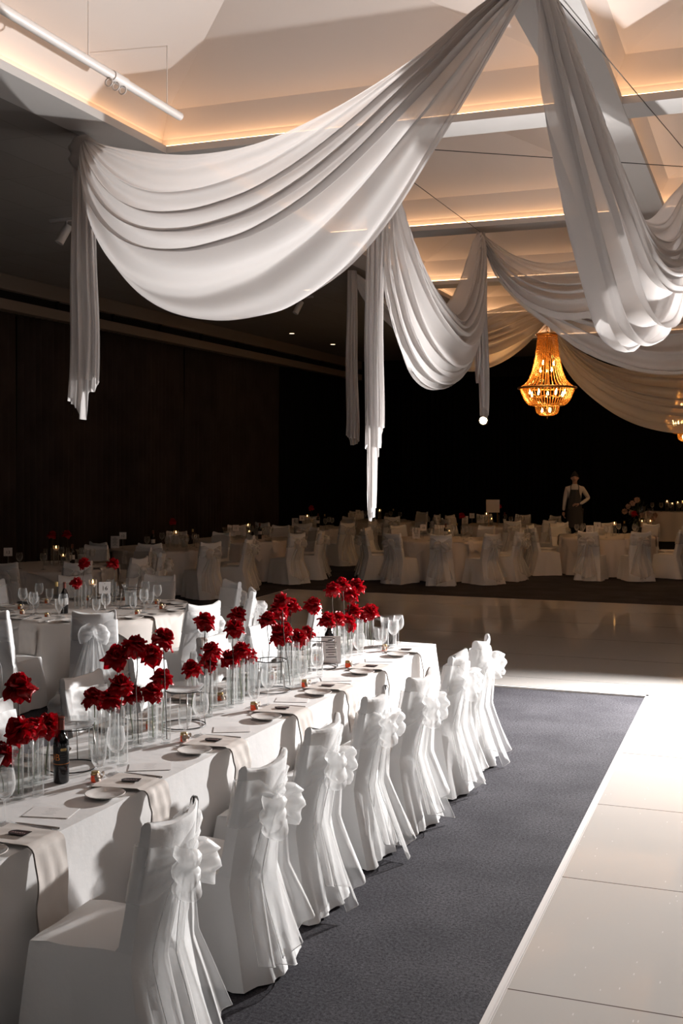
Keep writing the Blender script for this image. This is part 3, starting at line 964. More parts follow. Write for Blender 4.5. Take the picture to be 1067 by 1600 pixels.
def tail_mesh(seed, side):
    rnd = random.Random(seed * 5 + side); ph = [rnd.uniform(0, 6.28) for _ in range(5)]
    zk = 0.75
    Ln = rnd.uniform(0.58, 0.69)
    sl = side * rnd.uniform(0.03, 0.11)
    rows = []
    for i in range(36):
        t = i / 35
        wd = 0.018 + 0.135 * t ** 0.55
        row = []
        for j in range(25):
            v = j / 24 * 2 - 1
            z = zk - Ln * t + 0.05 * v * side * t
            x = sl * t ** 0.8 + wd * v + 0.012 * sin(5 * t + ph[3])
            y = rear_y(max(z, 0.02)) - 0.075 - 0.014 * t - 0.012 * side + (0.010 + 0.016 * t) * sin(5.5 * v + ph[0] + 1.5 * t) + 0.005 * sin(13 * v + ph[1])
            if z < 0.45: y -= 0.05 * (0.45 - z) / 0.45
            row.append((x, y, z))
        rows.append(row)
    m = MB(); m.grid(rows)
    m.mi = 1
    edge = [Vector(r_[0]) for r_ in rows] + [Vector(p) for p in rows[-1]] + [Vector(r_[-1]) for r_ in reversed(rows)]
    m.tube(edge, 0.0016, 5)
    o = m.mesh('sash_tail', [M['organza'], M['cover']], True)
    return o


def make_chair(seed, cover_seed=None):
    root = empty('banquet_chair')
    link('chair_cover', chair_cover_mesh(cover_seed if cover_seed is not None else seed), parent=root)
    s = link('sash', sash_band_mesh(seed), parent=root)
    link('bow', bow_mesh(seed), parent=s)
    for sd in (-1, 1):
        link('sash_tail', tail_mesh(seed, sd), parent=s)
    return root


# the long table stands very slightly askew to the hall: things on and around it are laid out in its own frame
LT_ROT, LT_PIV, LT_TO = 0.030, Vector((-2.68, 4.0, 0)), Vector((-2.745, 4.0, 0))
LT = Matrix.Translation(LT_TO) @ Matrix.Rotation(-LT_ROT, 4, 'Z') @ Matrix.Translation(-LT_PIV)
LTI = LT.inverted()


def at_X(px, py, X):
    C = LTI @ Vector((0, 0, CAMZ))
    v = LTI @ at_D(px, py, 1.0) - C
    return C + v * ((X - C.x) / v.x)


protos = [make_chair(s) for s in range(4)]
used_p = set()


SEATED = []


def place_chair(x, y, face, label, group, k=None, fresh=None, sc=1.0):
    """face = direction (radians, from +X) the sitter looks"""
    if fresh is not None: o = make_chair(fresh)
    else:
        k = k if k is not None else random.randrange(4)
        if k in used_p: o = copy_tree(protos[k])
        else: o = protos[k]; used_p.add(k)
    SEATED.append((x, y))
    o.location = (x, y, 0)
    o.rotation_euler = (0, 0, face - pi / 2)
    o.scale = (sc, sc, sc)
    return tag(o, label, 'chair', group)


TX1, TX0, TY0, TY1, TZ = -2.68, -3.58, 1.9, 9.2, 0.76
gr = 'covered chairs along the aisle side of the long table'
ci_ = [(2.58, -0.02), (3.86, 0.08), (4.70, 0.05), (5.46, -0.03), (6.25, -0.06), (6.92, 0.02), (7.72, 0.03), (8.42, -0.02)]
labs = ['white covered chair at the near left corner, mostly cut off by the frame',
        'white covered chair nearest in full view, organza bow at its back',
        'second white covered chair along the aisle, wide sheer tails over its back',
        'third white covered chair along the aisle, tail reaching out over the carpet',
        'fourth white covered chair along the aisle, small bow high on its back',
        'fifth white covered chair along the aisle, half hidden by its neighbours',
        'white covered chair along the aisle, second from the far end, broad plain tails',
        'white covered chair at the far end of the aisle row, beside the dance floor']
for i, (y, dx) in enumerate(ci_):
    lt_start = lt_start if i else set(COL.objects)
    place_chair(-2.42 + dx * 0.6 + 0.008 * i, y, pi + 0.04 * sin(i * 2.1), labs[i], gr, fresh=60 + i)
gl = 'covered chairs along the far side of the long table'
for i, (y, dx) in enumerate([(5.15, 0.02), (6.05, 0.0), (6.82, 0.0), (7.78, -0.02), (8.45, 0.05)]):
    place_chair(-3.72 + dx, y, 0 + 0.03 * cos(i * 3), 'white chair across the long table behind the roses, %s from the near end' % ORD[i], gl, fresh=80 + i)
place_chair(-4.35, 9.75, radians(200), 'white chair whose bow loops poke up behind the long table', 'covered chairs of the round table sixteen', fresh=91)


# ------------------------------------------------------------------ tables
def long_cloth():
    N = 760
    cx, cy = (TX0 + TX1) / 2, (TY0 + TY1) / 2
    hx, hy = (TX1 - TX0) / 2, (TY1 - TY0) / 2
    P = []
    per = 4 * (hx + hy)
    rc = 0.02
    for k in range(N):
        s = per * k / N
        if s < 2 * hx: P.append((cx - hx + s, cy + hy, 0, 1, s))
        elif s < 2 * hx + 2 * hy: P.append((cx + hx, cy + hy - (s - 2 * hx), 1, 0, s))
        elif s < 4 * hx + 2 * hy: P.append((cx + hx - (s - 2 * hx - 2 * hy), cy - hy, 0, -1, s))
        else: P.append((cx - hx, cy - hy + (s - 4 * hx - 2 * hy), -1, 0, s))
    corners = [(cx + hx, cy + hy), (cx + hx, cy - hy), (cx - hx, cy - hy), (cx - hx, cy + hy)]
    rows = []
    for t, ins in ((None, 0.12), (None, 0.03), (0.0, 0.004), (0.012, 0), (0.06, 0), (0.14, 0), (0.25, 0), (0.36, 0), (0.47, 0), (0.58, 0), (0.68, 0), (0.735, 0)):
        row = []
        for (x, y, nx, ny, s) in P:
            dc = min(hypot(x - a, y - b) for a, b in corners)
            if t is None:
                xx = cx + (x - cx) * (1 - ins / hx) ; yy = cy + (y - cy) * (1 - ins / hy)
                row.append((xx, yy, TZ)); continue
            g = max(0, (t - 0.03) / 0.7)
            off = g ** 1.7 * (0.034 * sin(5.2 * s + 1.3 * sin(1.1 * s)) + 0.022 * sin(11.3 * s + 2 * sin(2.3 * s)) + 0.006 * sin(27 * s)) + 0.028 * g
            cf = math.exp(-(dc / 0.16) ** 2)
            off += 0.085 * g * cf
            # diagonal for corners
            dxn, dyn = nx, ny
            if dc < 0.25:
                a = min(corners, key=lambda q: hypot(x - q[0], y - q[1]))
                ddx, ddy = (1 if a[0] > cx else -1), (1 if a[1] > cy else -1)
                f = math.exp(-(dc / 0.10) ** 2)
                dxn, dyn = nx * (1 - f) + ddx * f * 0.8, ny * (1 - f) + ddy * f * 0.8
            row.append((x + dxn * off, y + dyn * off, TZ - t - (0 if t > 0 else 0)))
        rows.append(row)
    m = MB(); m.grid(rows, close_v=True)
    m.f.append(tuple(range(N))); m.m.append(0)
    o = link('tablecloth', m.mesh('tablecloth', M['linen'], True, 60))
    return tag(o, 'long white tablecloth draped to the floor over the nearest banquet table', 'tablecloth')


root = empty('banquet_table', ((TX0 + TX1) / 2, (TY0 + TY1) / 2, 0)); tag(root, 'long trestle table hidden under the white tablecloth', 'table')
mb = MB(); mb.box((-0.43, -(TY1 - TY0) / 2 + 0.02, 0.715), (0.43, (TY1 - TY0) / 2 - 0.02, 0.753)); link('tabletop', mb.mesh('tabletop', M['whitemetal'], False), parent=root)
for sx in (-0.3, 0.3):
    for sy in (-3.3, -1.2, 1.2, 3.3):
        mb = MB(); mb.tube([(sx, sy, 0), (sx, sy, 0.72)], 0.016, 8); link('leg', mb.mesh('leg', M['blackmetal']), parent=root)
long_cloth()


def round_cloth(c, r, rnd, drop_t=0.74, mat=None, name='tablecloth'):
    ph = [rnd.uniform(0, 6.28) for _ in range(4)]
    N = 180
    m = MB()
    rows = []
    for t, rr in ((0, r * 0.5), (0, r - 0.03), (0.004, r), (0.03, r + 0.008), (0.2, r), (0.4, r), (0.6, r), (drop_t, r)):
        row = []
        for k in range(N):
            a = 2 * pi * k / N
            g = max(0, (t - 0.02) / 0.7)
            off = g * (0.045 * sin(14 * a + ph[0] + sin(3 * a)) + 0.02 * sin(31 * a + ph[1])) + 0.03 * g
            row.append(((rr + off) * cos(a), (rr + off) * sin(a), TZ - t))
        rows.append(row)
    m.grid(rows, close_v=True)
    m.f.append(tuple(range(N))); m.m.append(0)
    return link(name, m.mesh(name, mat or M['linen2'], True, 60), loc=(c[0], c[1], 0))


def overlay_cloth(c, r, rot, half, rnd):
    """square topper: flat on the table, four corners hanging"""
    n = 48
    rows = []
    ph = rnd.uniform(0, 6)
    for i in range(n + 1):
        row = []
        for j in range(n + 1):
            x, y = (i / n * 2 - 1) * half, (j / n * 2 - 1) * half
            d = hypot(x, y)
            a = atan2(y, x)
            if d > r + 0.01:
                h = d - r - 0.01
                rr = r + 0.034 + 0.02 * h * sin(9 * a + ph) + 0.05 * h
                z = TZ + 0.004 - h
                row.append((rr * cos(a + rot), rr * sin(a + rot), z))
            else:
                row.append((d * cos(a + rot), d * sin(a + rot), TZ + 0.004))
        rows.append(row)
    m = MB(); m.grid(rows)
    return link('overlay_cloth', m.mesh('overlay_cloth', M['linen2'], True), loc=(c[0], c[1], 0))


# ------------------------------------------------------------------ tableware meshes
def lathe_mesh(name, prof, mat, n=24, ang=40, caps=True):
    m = MB(); m.lathe(prof, n, caps=caps); return m.mesh(name, mat, True, ang)


ME = {}
ME['plate'] = lathe_mesh('side_plate', [(0.0, 0.002), (0.05, 0.002), (0.058, 0.004), (0.088, 0.014), (0.092, 0.0165), (0.090, 0.019), (0.084, 0.017), (0.06, 0.010), (0.056, 0.0085), (0.0, 0.0085)], M['china'], 40, 60)
ME['wbowl'] = lathe_mesh('glass_bowl', [(0.004, 0.095), (0.014, 0.098), (0.028, 0.11), (0.038, 0.13), (0.0415, 0.152), (0.039, 0.18), (0.034, 0.205), (0.0335, 0.207), (0.033, 0.205), (0.038, 0.18), (0.040, 0.152), (0.0365, 0.131), (0.027, 0.113), (0.0, 0.103)], M['glass'], 24, 80)
ME['wstem'] = lathe_mesh('stem', [(0.0, 0.006), (0.005, 0.008), (0.0035, 0.02), (0.0032, 0.06), (0.004, 0.088), (0.007, 0.097)], M['glass'], 12, 80)
ME['wfoot'] = lathe_mesh('foot', [(0.034, 0.0012), (0.034, 0.003), (0.015, 0.006), (0.004, 0.011)], M['glass'], 24, 80)
ME['gbowl'] = lathe_mesh('glass_bowl', [(0.005, 0.045), (0.018, 0.05), (0.029, 0.07), (0.0335, 0.095), (0.0345, 0.12), (0.0355, 0.15), (0.036, 0.152), (0.0345, 0.15), (0.033, 0.12), (0.032, 0.095), (0.028, 0.073), (0.016, 0.054), (0.0, 0.052)], M['glass'], 24, 80)
ME['gstem'] = lathe_mesh('stem', [(0.031, 0.0015), (0.031, 0.004), (0.013, 0.009), (0.0055, 0.018), (0.005, 0.034), (0.009, 0.047)], M['glass'], 20, 80)
ME['jar'] = lathe_mesh('honey', [(0.0, 0.001), (0.019, 0.002), (0.0205, 0.005), (0.0205, 0.032), (0.017, 0.036)], M['amber'], 20, 50)
ME['jlid'] = lathe_mesh('lid', [(0.0185, 0.035), (0.0195, 0.036), (0.0195, 0.046), (0.018, 0.049), (0.0, 0.0495)], M['gold'], 20, 40)
ME['vase'] = lathe_mesh('vase', [(0.0, 0.001), (0.024, 0.001), (0.0255, 0.004), (0.0255, 0.245), (0.025, 0.2465), (0.0236, 0.245), (0.0236, 0.022), (0.021, 0.015), (0.0, 0.013)], M['vglass'], 24, 50)
ME['vasewater'] = lathe_mesh('water', [(0.0, 0.016), (0.0225, 0.02), (0.0228, 0.11), (0.0, 0.11)], M['water'], 20, 50)
ME['cvase'] = lathe_mesh('candle_vase', [(0.0, 0.001), (0.04, 0.001), (0.042, 0.004), (0.042, 0.29), (0.0405, 0.291), (0.0395, 0.29), (0.0395, 0.02), (0.0, 0.015)], M['vglass'], 24, 50)
ME['wax'] = lathe_mesh('floating_candle', [(0.0, 0.215), (0.022, 0.215), (0.033, 0.235), (0.034, 0.243), (0.03, 0.245), (0.0, 0.243)], M['wax'], 20, 50)
ME['flame'] = lathe_mesh('flame', [(0.0, 0.248), (0.005, 0.254), (0.0075, 0.264), (0.005, 0.278), (0.0, 0.292)], M['flame'], 10, 80)
ME['cwater'] = lathe_mesh('water', [(0.0, 0.02), (0.038, 0.022), (0.038, 0.228), (0.0, 0.228)], M['water'], 20, 50)
ME['bottle'] = lathe_mesh('bottle_glass', [(0.0, 0.0), (0.033, 0.0), (0.0365, 0.006), (0.0365, 0.19), (0.034, 0.205), (0.022, 0.228), (0.0155, 0.242), (0.0145, 0.26), (0.0145, 0.30), (0.0155, 0.30), (0.0155, 0.312), (0.0, 0.312)], M['bottle'], 28, 35)
ME['capsule'] = lathe_mesh('foil_capsule', [(0.0152, 0.252), (0.0152, 0.303), (0.0162, 0.304), (0.0162, 0.3135), (0.0, 0.314)], M['redfoil'], 20, 35, False)
ME['blabel'] = lathe_mesh('label', [(0.0369, 0.082), (0.0371, 0.083), (0.0371, 0.178), (0.0369, 0.179)], M['blabel'], 40, 35, False)
ME['wlabel'] = lathe_mesh('label', [(0.0369, 0.09), (0.0371, 0.091), (0.0371, 0.155), (0.0369, 0.156)], M['whitelabel'], 28, 35, False)
ME['wbottle'] = lathe_mesh('bottle_glass', [(0.0, 0.0), (0.033, 0.0), (0.0365, 0.006), (0.0365, 0.18), (0.03, 0.215), (0.016, 0.25), (0.0145, 0.30), (0.0, 0.301)], M['water'], 24, 35)
ME['gcap'] = lathe_mesh('foil_capsule', [(0.0152, 0.262), (0.0155, 0.31), (0.0, 0.311)], M['gold'], 16, 35, False)

# jug
m = MB()
rows = []
for r, z in [(0.0, 0.002), (0.055, 0.002), (0.058, 0.01), (0.061, 0.10), (0.066, 0.19), (0.070, 0.225), (0.071, 0.228), (0.068, 0.226), (0.062, 0.18), (0.057, 0.10), (0.054, 0.015), (0.0, 0.012)]:
    row = []
    for k in range(32):
        a = 2 * pi * k / 32
        sp = 0.022 * max(0, cos(a)) ** 8 * max(0, (z - 0.17) / 0.05)
        row.append(((r + sp) * cos(a), r * sin(a), z))
    rows.append(row)
m.grid(rows, close_v=True)
ME['jug'] = m.mesh('jug_body', M['vglass'], True, 60)
m = MB(); m.tube([(-0.066, 0, 0.20), (-0.10, 0, 0.212), (-0.125, 0, 0.185), (-0.125, 0, 0.13), (-0.10, 0, 0.085), (-0.062, 0, 0.075)], 0.007, 10)
ME['jughandle'] = m.mesh('handle', M['vglass'])
ME['jugice'] = lathe_mesh('iced_water', [(0.0, 0.014), (0.054, 0.016), (0.0575, 0.10), (0.060, 0.15), (0.0, 0.15)], M['ice'], 24, 50)
ME['jugcola'] = lathe_mesh('dark_drink', [(0.0, 0.014), (0.053, 0.016), (0.0565, 0.10), (0.061, 0.185), (0.0, 0.185)], M['cola'], 24, 50)
# wire stand
m = MB()


def ringpts(r, z, n=36): return [(r * cos(2 * pi * k / n), r * sin(2 * pi * k / n), z) for k in range(n)]


m.tube(ringpts(0.105, 0.205), 0.0032, 8, closed=True)
ME['top_ring'] = m.mesh('top_ring', M['blackwire'])
m = MB(); m.tube(ringpts(0.128, 0.004), 0.0034, 8, closed=True)
ME['base_ring'] = m.mesh('base_ring', M['blackwire'])


def leg_me(a):
    m = MB(); m.tube([(0.128 * cos(a), 0.128 * sin(a), 0.004), (0.105 * cos(a), 0.105 * sin(a), 0.205)], 0.003, 6)
    return m.mesh('leg', M['steel'])


ME['legs'] = [leg_me(2 * pi * k / 4 + 0.4) for k in range(4)]
m = MB(); m.lathe([(0.0, 0.209), (0.10, 0.209), (0.118, 0.232), (0.119, 0.234), (0.10, 0.213), (0.0, 0.212)], 32)
ME['tray'] = m.mesh('glass_tray', M['glass'], True, 50)


# cutlery along +X (tip) with handle at -X
def knife_me():
    m = MB()
    pts = []
    secs = [(-0.105, 0.0060, 0.0040), (-0.10, 0.0085, 0.0046), (-0.05, 0.0075, 0.0044), (-0.01, 0.0058, 0.004), (0.0, 0.009, 0.0022), (0.06, 0.0105, 0.0016), (0.095, 0.0085, 0.0014), (0.112, 0.002, 0.0008)]
    rows = [[(x, w * cos(a), 0.004 + h * sin(a)) for a in [2 * pi * k / 10 for k in range(10)]] for x, w, h in secs]
    m.grid(rows, close_v=True)
    return m.mesh('knife', M['steel'])


def fork_me():
    m = MB()
    secs = [(-0.10, 0.006, 0.0015, 0.003), (-0.09, 0.0075, 0.0018, 0.003), (-0.04, 0.004, 0.0018, 0.005), (0.02, 0.003, 0.0016, 0.009), (0.035, 0.008, 0.0013, 0.010), (0.05, 0.0115, 0.0011, 0.008), (0.06, 0.0118, 0.001, 0.006)]
    rows = [[(x, w * cos(a), z + h * sin(a)) for a in [2 * pi * k / 10 for k in range(10)]] for x, w, h, z in secs]
    m.grid(rows, close_v=True)
    for q in (-0.009, -0.003, 0.003, 0.009):
        m.tube([(0.058, q, 0.006), (0.08, q, 0.0045), (0.10, q * 0.95, 0.008)], [0.0017, 0.0014, 0.0008], 6)
    return m.mesh('fork', M['steel'])


def spoon_me():
    m = MB()
    secs = [(-0.09, 0.006, 0.0015, 0.003), (-0.03, 0.0035, 0.0018, 0.005), (0.03, 0.003, 0.0016, 0.008)]
    rows = [[(x, w * cos(a), z + h * sin(a)) for a in [2 * pi * k / 10 for k in range(10)]] for x, w, h, z in secs]
    m.grid(rows, close_v=True)
    rows = [[(0.055 + 0.026 * r * cos(a), 0.016 * r * sin(a), 0.009 - 0.006 * (1 - r * r)) for a in [2 * pi * k / 16 for k in range(16)]] for r in (0.01, 0.5, 0.85, 1.0)]
    m.grid(rows, close_v=True)
    return m.mesh('spoon', M['steel'])


ME['knife'], ME['fork'], ME['spoon'] = knife_me(), fork_me(), spoon_me()


def strip_squiggle(m, x0, x1, y, z, amp, freq, w, seed, vert=False):
    rnd = random.Random(seed); pts = []
    n = 40
    for k in range(n):
        t = k / (n - 1)
        a = t * freq * 2 * pi
        pts.append((x0 + (x1 - x0) * t + amp * 0.5 * sin(a), y + amp * (0.6 + 0.4 * sin(3.1 * a / 2 + seed)) * cos(a)))
    rows = []
    for i, (x, yy) in enumerate(pts):
        a = pts[min(i + 1, n - 1)]; b = pts[max(i - 1, 0)]
        d = Vector((a[0] - b[0], a[1] - b[1])).normalized()
        rows.append([(x - d.y * w, yy + d.x * w, z), (x + d.y * w, yy - d.x * w, z)])
    m.grid(rows)


def name_card(seed):
    m = MB()                               # arched card: a half round end and a square end, long side along X
    pts = [(-0.045, -0.027), (0.018, -0.027)] + [(0.018 + 0.027 * cos(a), 0.027 * sin(a)) for a in [-pi / 2 + pi * k / 12 for k in range(1, 12)]] + [(0.018, 0.027), (-0.045, 0.027)]
    n = len(pts)
    m.add([(x, y, 0) for x, y in pts] + [(x, y, 0.0015) for x, y in pts], [tuple(range(n))[::-1], tuple(range(n, 2 * n))] + [(i, (i + 1) % n, (i + 1) % n + n, i + n) for i in range(n)])
    return m.mesh('place_card', M['blackcard'], False)


def name_script(seed):
    m = MB(); rnd = random.Random(seed)
    strip_squiggle(m, -0.035, 0.032, 0.002, 0.0018, 0.007, rnd.choice([5, 6, 7, 8]), 0.0009, seed)
    return m.mesh('handwritten_name', M['script'], False)


ME['card'] = name_card(0)
ME['scripts'] = [name_script(s) for s in range(6)]


def menu_me(seed):
    m = MB(); m.box((-0.105, -0.07, 0), (0.105, 0.07, 0.0012)); return m.mesh('menu_card', M['paper'], False)


def menu_ink(seed):
    m = MB()
    for k in range(5):
        strip_squiggle(m, -0.03 + 0.008 * (k % 2), 0.03 - 0.006 * (k % 3), 0.045 - 0.02 * k, 0.0016, 0.003, 7, 0.0005, seed + k)
    return m.mesh('printed_lines', M['ink'], False)


ME['menu'], ME['menuink'] = menu_me(0), menu_ink(3)


def napkin_me(hang, seed, w=0.19, inl=0.27):
    """folded linen lying on the table toward +X inward, edge of table at x=0, hanging down at -x side"""
    rnd = random.Random(seed); m = MB()
    ph = rnd.uniform(0, 6)
    path = [(inl, 0.006), (inl * 0.7, 0.008), (inl * 0.35, 0.008), (0.03, 0.009), (0.0, 0.008), (-0.013, 0.0), (-0.022, -0.02), (-0.028, -0.06)]
    for k in range(1, 8): path.append((-0.03 - 0.012 * k / 7 - 0.006 * sin(ph + k), -0.06 - (hang - 0.06) * k / 7))
    c = cr([Vector((x, 0, z)) for x, z in path], 40)
    for layer in range(3):
        rows = []
        o = 0.0035 * layer
        sh = 0.006 * layer
        for i, p in enumerate(c):
            t = i / 39
            row = []
            for j in range(13):
                v = j / 12 * 2 - 1
                wd = w / 2 - sh * 0.5 + 0.008 * sin(3 * t + ph) 
                y = v * wd + sh * 0.4 + (0.03 * (1 - t) ** 4 * (v + 0.2))
                wv = 0.004 * sin(4 * v + 7 * t + ph) * (1 if t > 0.45 else 0.4) + 0.004 * (noise.noise(Vector((v * 2, t * 5, seed))) if t > 0.4 else 0)
                if t < 0.42: row.append((p.x - sh, y, p.z + o + abs(wv)))
                else: row.append((p.x - o - abs(wv), y, p.z + (sh * 0.6 if t > 0.95 else 0) + o * 0.3))
            rows.append(row)
        m.grid(rows)
    me = m.mesh('napkin', M['linen2'], True)
    return me


ME['napkins'] = [napkin_me(0.30, 1), napkin_me(0.33, 2), napkin_me(0.27, 3)]
ME['napflat'] = napkin_me(0.22, 5, 0.13, 0.2)

TH_ = 0.0015  # everything on a cloth rests this much above it


def wine_glass(loc, label, group):
    r = empty('wine_glass', loc); tag(r, label, 'glass', group)
    r.scale = (1.12,) * 3
    link('glass_bowl', ME['wbowl'], parent=r); link('stem', ME['wstem'], parent=r); link('foot', ME['wfoot'], parent=r)
    return r


def goblet(loc, label, group):
    r = empty('water_goblet', loc); tag(r, label, 'glass', group)
    r.scale = (1.12,) * 3
    link('glass_bowl', ME['gbowl'], parent=r); link('foot', ME['gstem'], parent=r)
    return r


def honey_jar(loc, label, group, rz=0.0):
    r = empty('honey_jar', loc, rz); tag(r, label, 'jar', group)
    link('honey', ME['jar'], parent=r); link('lid', ME['jlid'], parent=r)
    if 'jtag' not in ME:
        m = MB()
        m.tube([(0.021 * cos(a), 0.021 * sin(a), 0.034) for a in [2 * pi * k / 16 for k in range(16)]], 0.0016, 6, closed=True)
        m.obox((0.026, -0.012, 0.02), (0.004, 0.003, 0.004), (0.001, -0.012, 0.002), (-0.005, 0, 0.012))
        for s in (-1, 1):
            m.grid([[(0.024 + 0.012 * sin(pi * t), s * 0.02 * sin(pi * t) + s * 0.006 * v, 0.034 + 0.012 * sin(2 * pi * t) + 0.004 * v) for v in (-1, 0, 1)] for t in [k / 10 for k in range(11)]])
        ME['jtag'] = m.mesh('ribbon', M['tagpaper'])
    link('ribbon', ME['jtag'], parent=r)
    return r


def tag_mesh(name, me, loc, rz, label, cat, group):
    o = link(name, me, loc=loc, rot=(0, 0, rz))
    return tag(o, label, cat, group)


def bottle(loc, label, kind='dark', rz=0.0, group=None):
    r = empty('wine_bottle', loc, rz); tag(r, label, 'bottle', group)
    if kind == 'clear':
        link('bottle_glass', ME['wbottle'], parent=r); link('foil_capsule', ME['gcap'], parent=r)
    else:
        link('bottle_glass', ME['bottle'], parent=r)
        link('foil_capsule', ME['capsule'], parent=r)
        link('label', ME['blabel' if kind == 'dark' else 'wlabel'], parent=r)
    return r


def jug(loc, label, drink, rz, group=None, sc=1.0):
    r = empty('glass_jug', loc, rz); tag(r, label, 'jug', group); r.scale = (sc,) * 3
    link('jug_body', ME['jug'], parent=r); link('handle', ME['jughandle'], parent=r)
    if drink: link('drink', ME[drink], parent=r)
    return r


def wire_stand(loc, label, group, rz=0.0, tray=False):
    r = empty('wire_stand', loc, rz); tag(r, label, 'stand', group)
    link('top_ring', ME['top_ring'], parent=r); link('base_ring', ME['base_ring'], parent=r)
    for l in ME['legs']: link('leg', l, parent=r)
    if tray: link('glass_tray', ME['tray'], parent=r)
    return r


def candle_vase(loc, label, group, lit=True):
    r = empty('candle_vase', loc); tag(r, label, 'candle', group)
    link('vase', ME['cvase'], parent=r); link('water', ME['cwater'], parent=r)
    k = link('floating_candle', ME['wax'], parent=r)
    if lit: link('flame', ME['flame'], parent=k)
    return r


def text_mesh(s, size):
    cu = bpy.data.curves.new('t', 'FONT'); cu.body = s; cu.size = size; cu.align_x = 'CENTER'; cu.align_y = 'CENTER'; cu.resolution_u = 4
    ob = bpy.data.objects.new('t', cu); COL.objects.link(ob)
    bpy.context.view_layer.update()
    me = bpy.data.meshes.new_from_object(ob.evaluated_get(bpy.context.evaluated_depsgraph_get()))
    bpy.data.objects.remove(ob)
    return me


def number_card(loc, s, label, rz):
    """square card on a thin stem, facing local -Y"""
    r = empty('table_number', loc, rz); tag(r, label, 'sign', 'table number signs')
    m = MB(); m.lathe([(0.0, 0.0), (0.035, 0.0), (0.035, 0.004), (0.005, 0.008), (0.003, 0.012), (0.003, 0.175), (0.0, 0.175)], 16); link('stand', m.mesh('stand', M['steel'], True, 40), parent=r)
    m = MB(); m.box((-0.06, -0.0035, 0.165), (0.06, -0.0015, 0.285)); link('card', m.mesh('card', M['paper'], False), parent=r)
    me = text_mesh(s, 0.062)
    link('number', me, M['ink'], parent=r, loc=(0, -0.0045, 0.218), rot=(pi / 2, 0, 0))
    m = MB(); m.add([(0, -0.0045, 0.274), (-0.0035, -0.0045, 0.268), (0, -0.0045, 0.262), (0.0035, -0.0045, 0.268)], [(0, 1, 2, 3)]); link('ornament', m.mesh('ornament', M['ink'], False), parent=r)
    return r


def menu_stand(loc, label, rz, w=0.075, h=0.21):
    r = empty('menu_stand', loc, rz); tag(r, label, 'sign', 'standing menus')
    m = MB(); m.obox((0, 0.02, h / 2), (w, 0, 0), (0, 0.0015, 0.0004), (0, 0.02, h / 2)); link('menu_page', m.mesh('menu_page', M['paper'], False), parent=r)
    m = MB()
    for k in range(8):
        z = h * (0.85 - 0.09 * k); ww = w * (0.55 if k % 3 else 0.3)
        y = 0.02 + 0.02 * (z - h / 2) / (h / 2) - 0.0026
        m.add([(-ww, y, z), (ww, y, z), (ww, y + 0.0004, z + 0.005), (-ww, y + 0.0004, z + 0.005)], [(0, 1, 2, 3)])
    link('printed_lines', m.mesh('printed_lines', M['ink'], False), parent=r)
    m = MB(); m.box((-w, -0.01, 0), (w, 0.05, 0.006)); link('base', m.mesh('base', M['glass'], False), parent=r)
    return r


# ------------------------------------------------------------------ roses
def rose_mesh(seed):
    rnd = random.Random(seed); m = MB()
    layers = [(4, 0.006, 8, -16, 0.040, 0.020), (5, 0.010, 14, -4, 0.044, 0.026), (5, 0.014, 30, 10, 0.046, 0.030), (6, 0.016, 50, 40, 0.052, 0.030), (7, 0.016, 72, 70, 0.060, 0.031), (7, 0.014, 98, 70, 0.062, 0.029)]
    for li, (n, r0, th0, dth, Ln, W) in enumerate(layers):
        a0 = rnd.uniform(0, 6.28)
        for k in range(n):
            a = a0 + 2 * pi * k / n + rnd.uniform(-.25, .25)
            L = Ln * rnd.uniform(0.85, 1.2); ww = W * rnd.uniform(0.85, 1.1)
            t0, t1 = radians(th0 + rnd.uniform(-14, 14)), radians(th0 + dth + rnd.uniform(-40, 30))
            curl = rnd.uniform(0.2, 0.9); tw = rnd.uniform(-0.5, 0.5)
            rows = []
            r, z = r0 * 0.4, 0.0 - 0.002 * li
            er = Vector((cos(a), sin(a), 0)); et = Vector((-sin(a), cos(a), 0))
            N = 8
            for i in range(N + 1):
                t = i / N
                th = t0 + (t1 - t0) * t ** 1.2
                if i: r += sin(th) * L / N; z += cos(th) * L / N
                wd = ww * ((0.35 + 1.3 * t) if t < 0.5 else 1.0 * (1 - ((t - 0.5) / 0.5) ** 1.6) + 0.03) if li > 2 else ww * (sin(pi * min(0.97, (0.12 + 0.84 * t)) ** 0.9)) ** 0.7
                nrm = er * cos(th) - Vector((0, 0, 1)) * sin(th)
                row = []
                for j in range(7):
                    v = j / 6 * 2 - 1
                    bend = (-0.35 * (1 - t) + curl * 0.35 * t) * wd * v * v if li > 2 else -0.5 * wd * v * v
                    rp = 0.0055 * t * sin(5 * v + 7 * t + seed + k * 2)
                    row.append(er * r + Vector((0, 0, z)) + et * (wd * v) + nrm * (-bend * (1 if li > 2 else -1) * (-1) + rp + tw * 0.2 * wd * v * t))
                rows.append(row)
            m.grid(rows)
    # calyx
    m.mi = 1
    m.lathe([(0.0, -0.012), (0.006, -0.010), (0.009, 0.0), (0.0, 0.006)], 10)
    return m.mesh('bloom', [M['rose'], M['stem']], True)


ROSES = [rose_mesh(s) for s in range(7)]


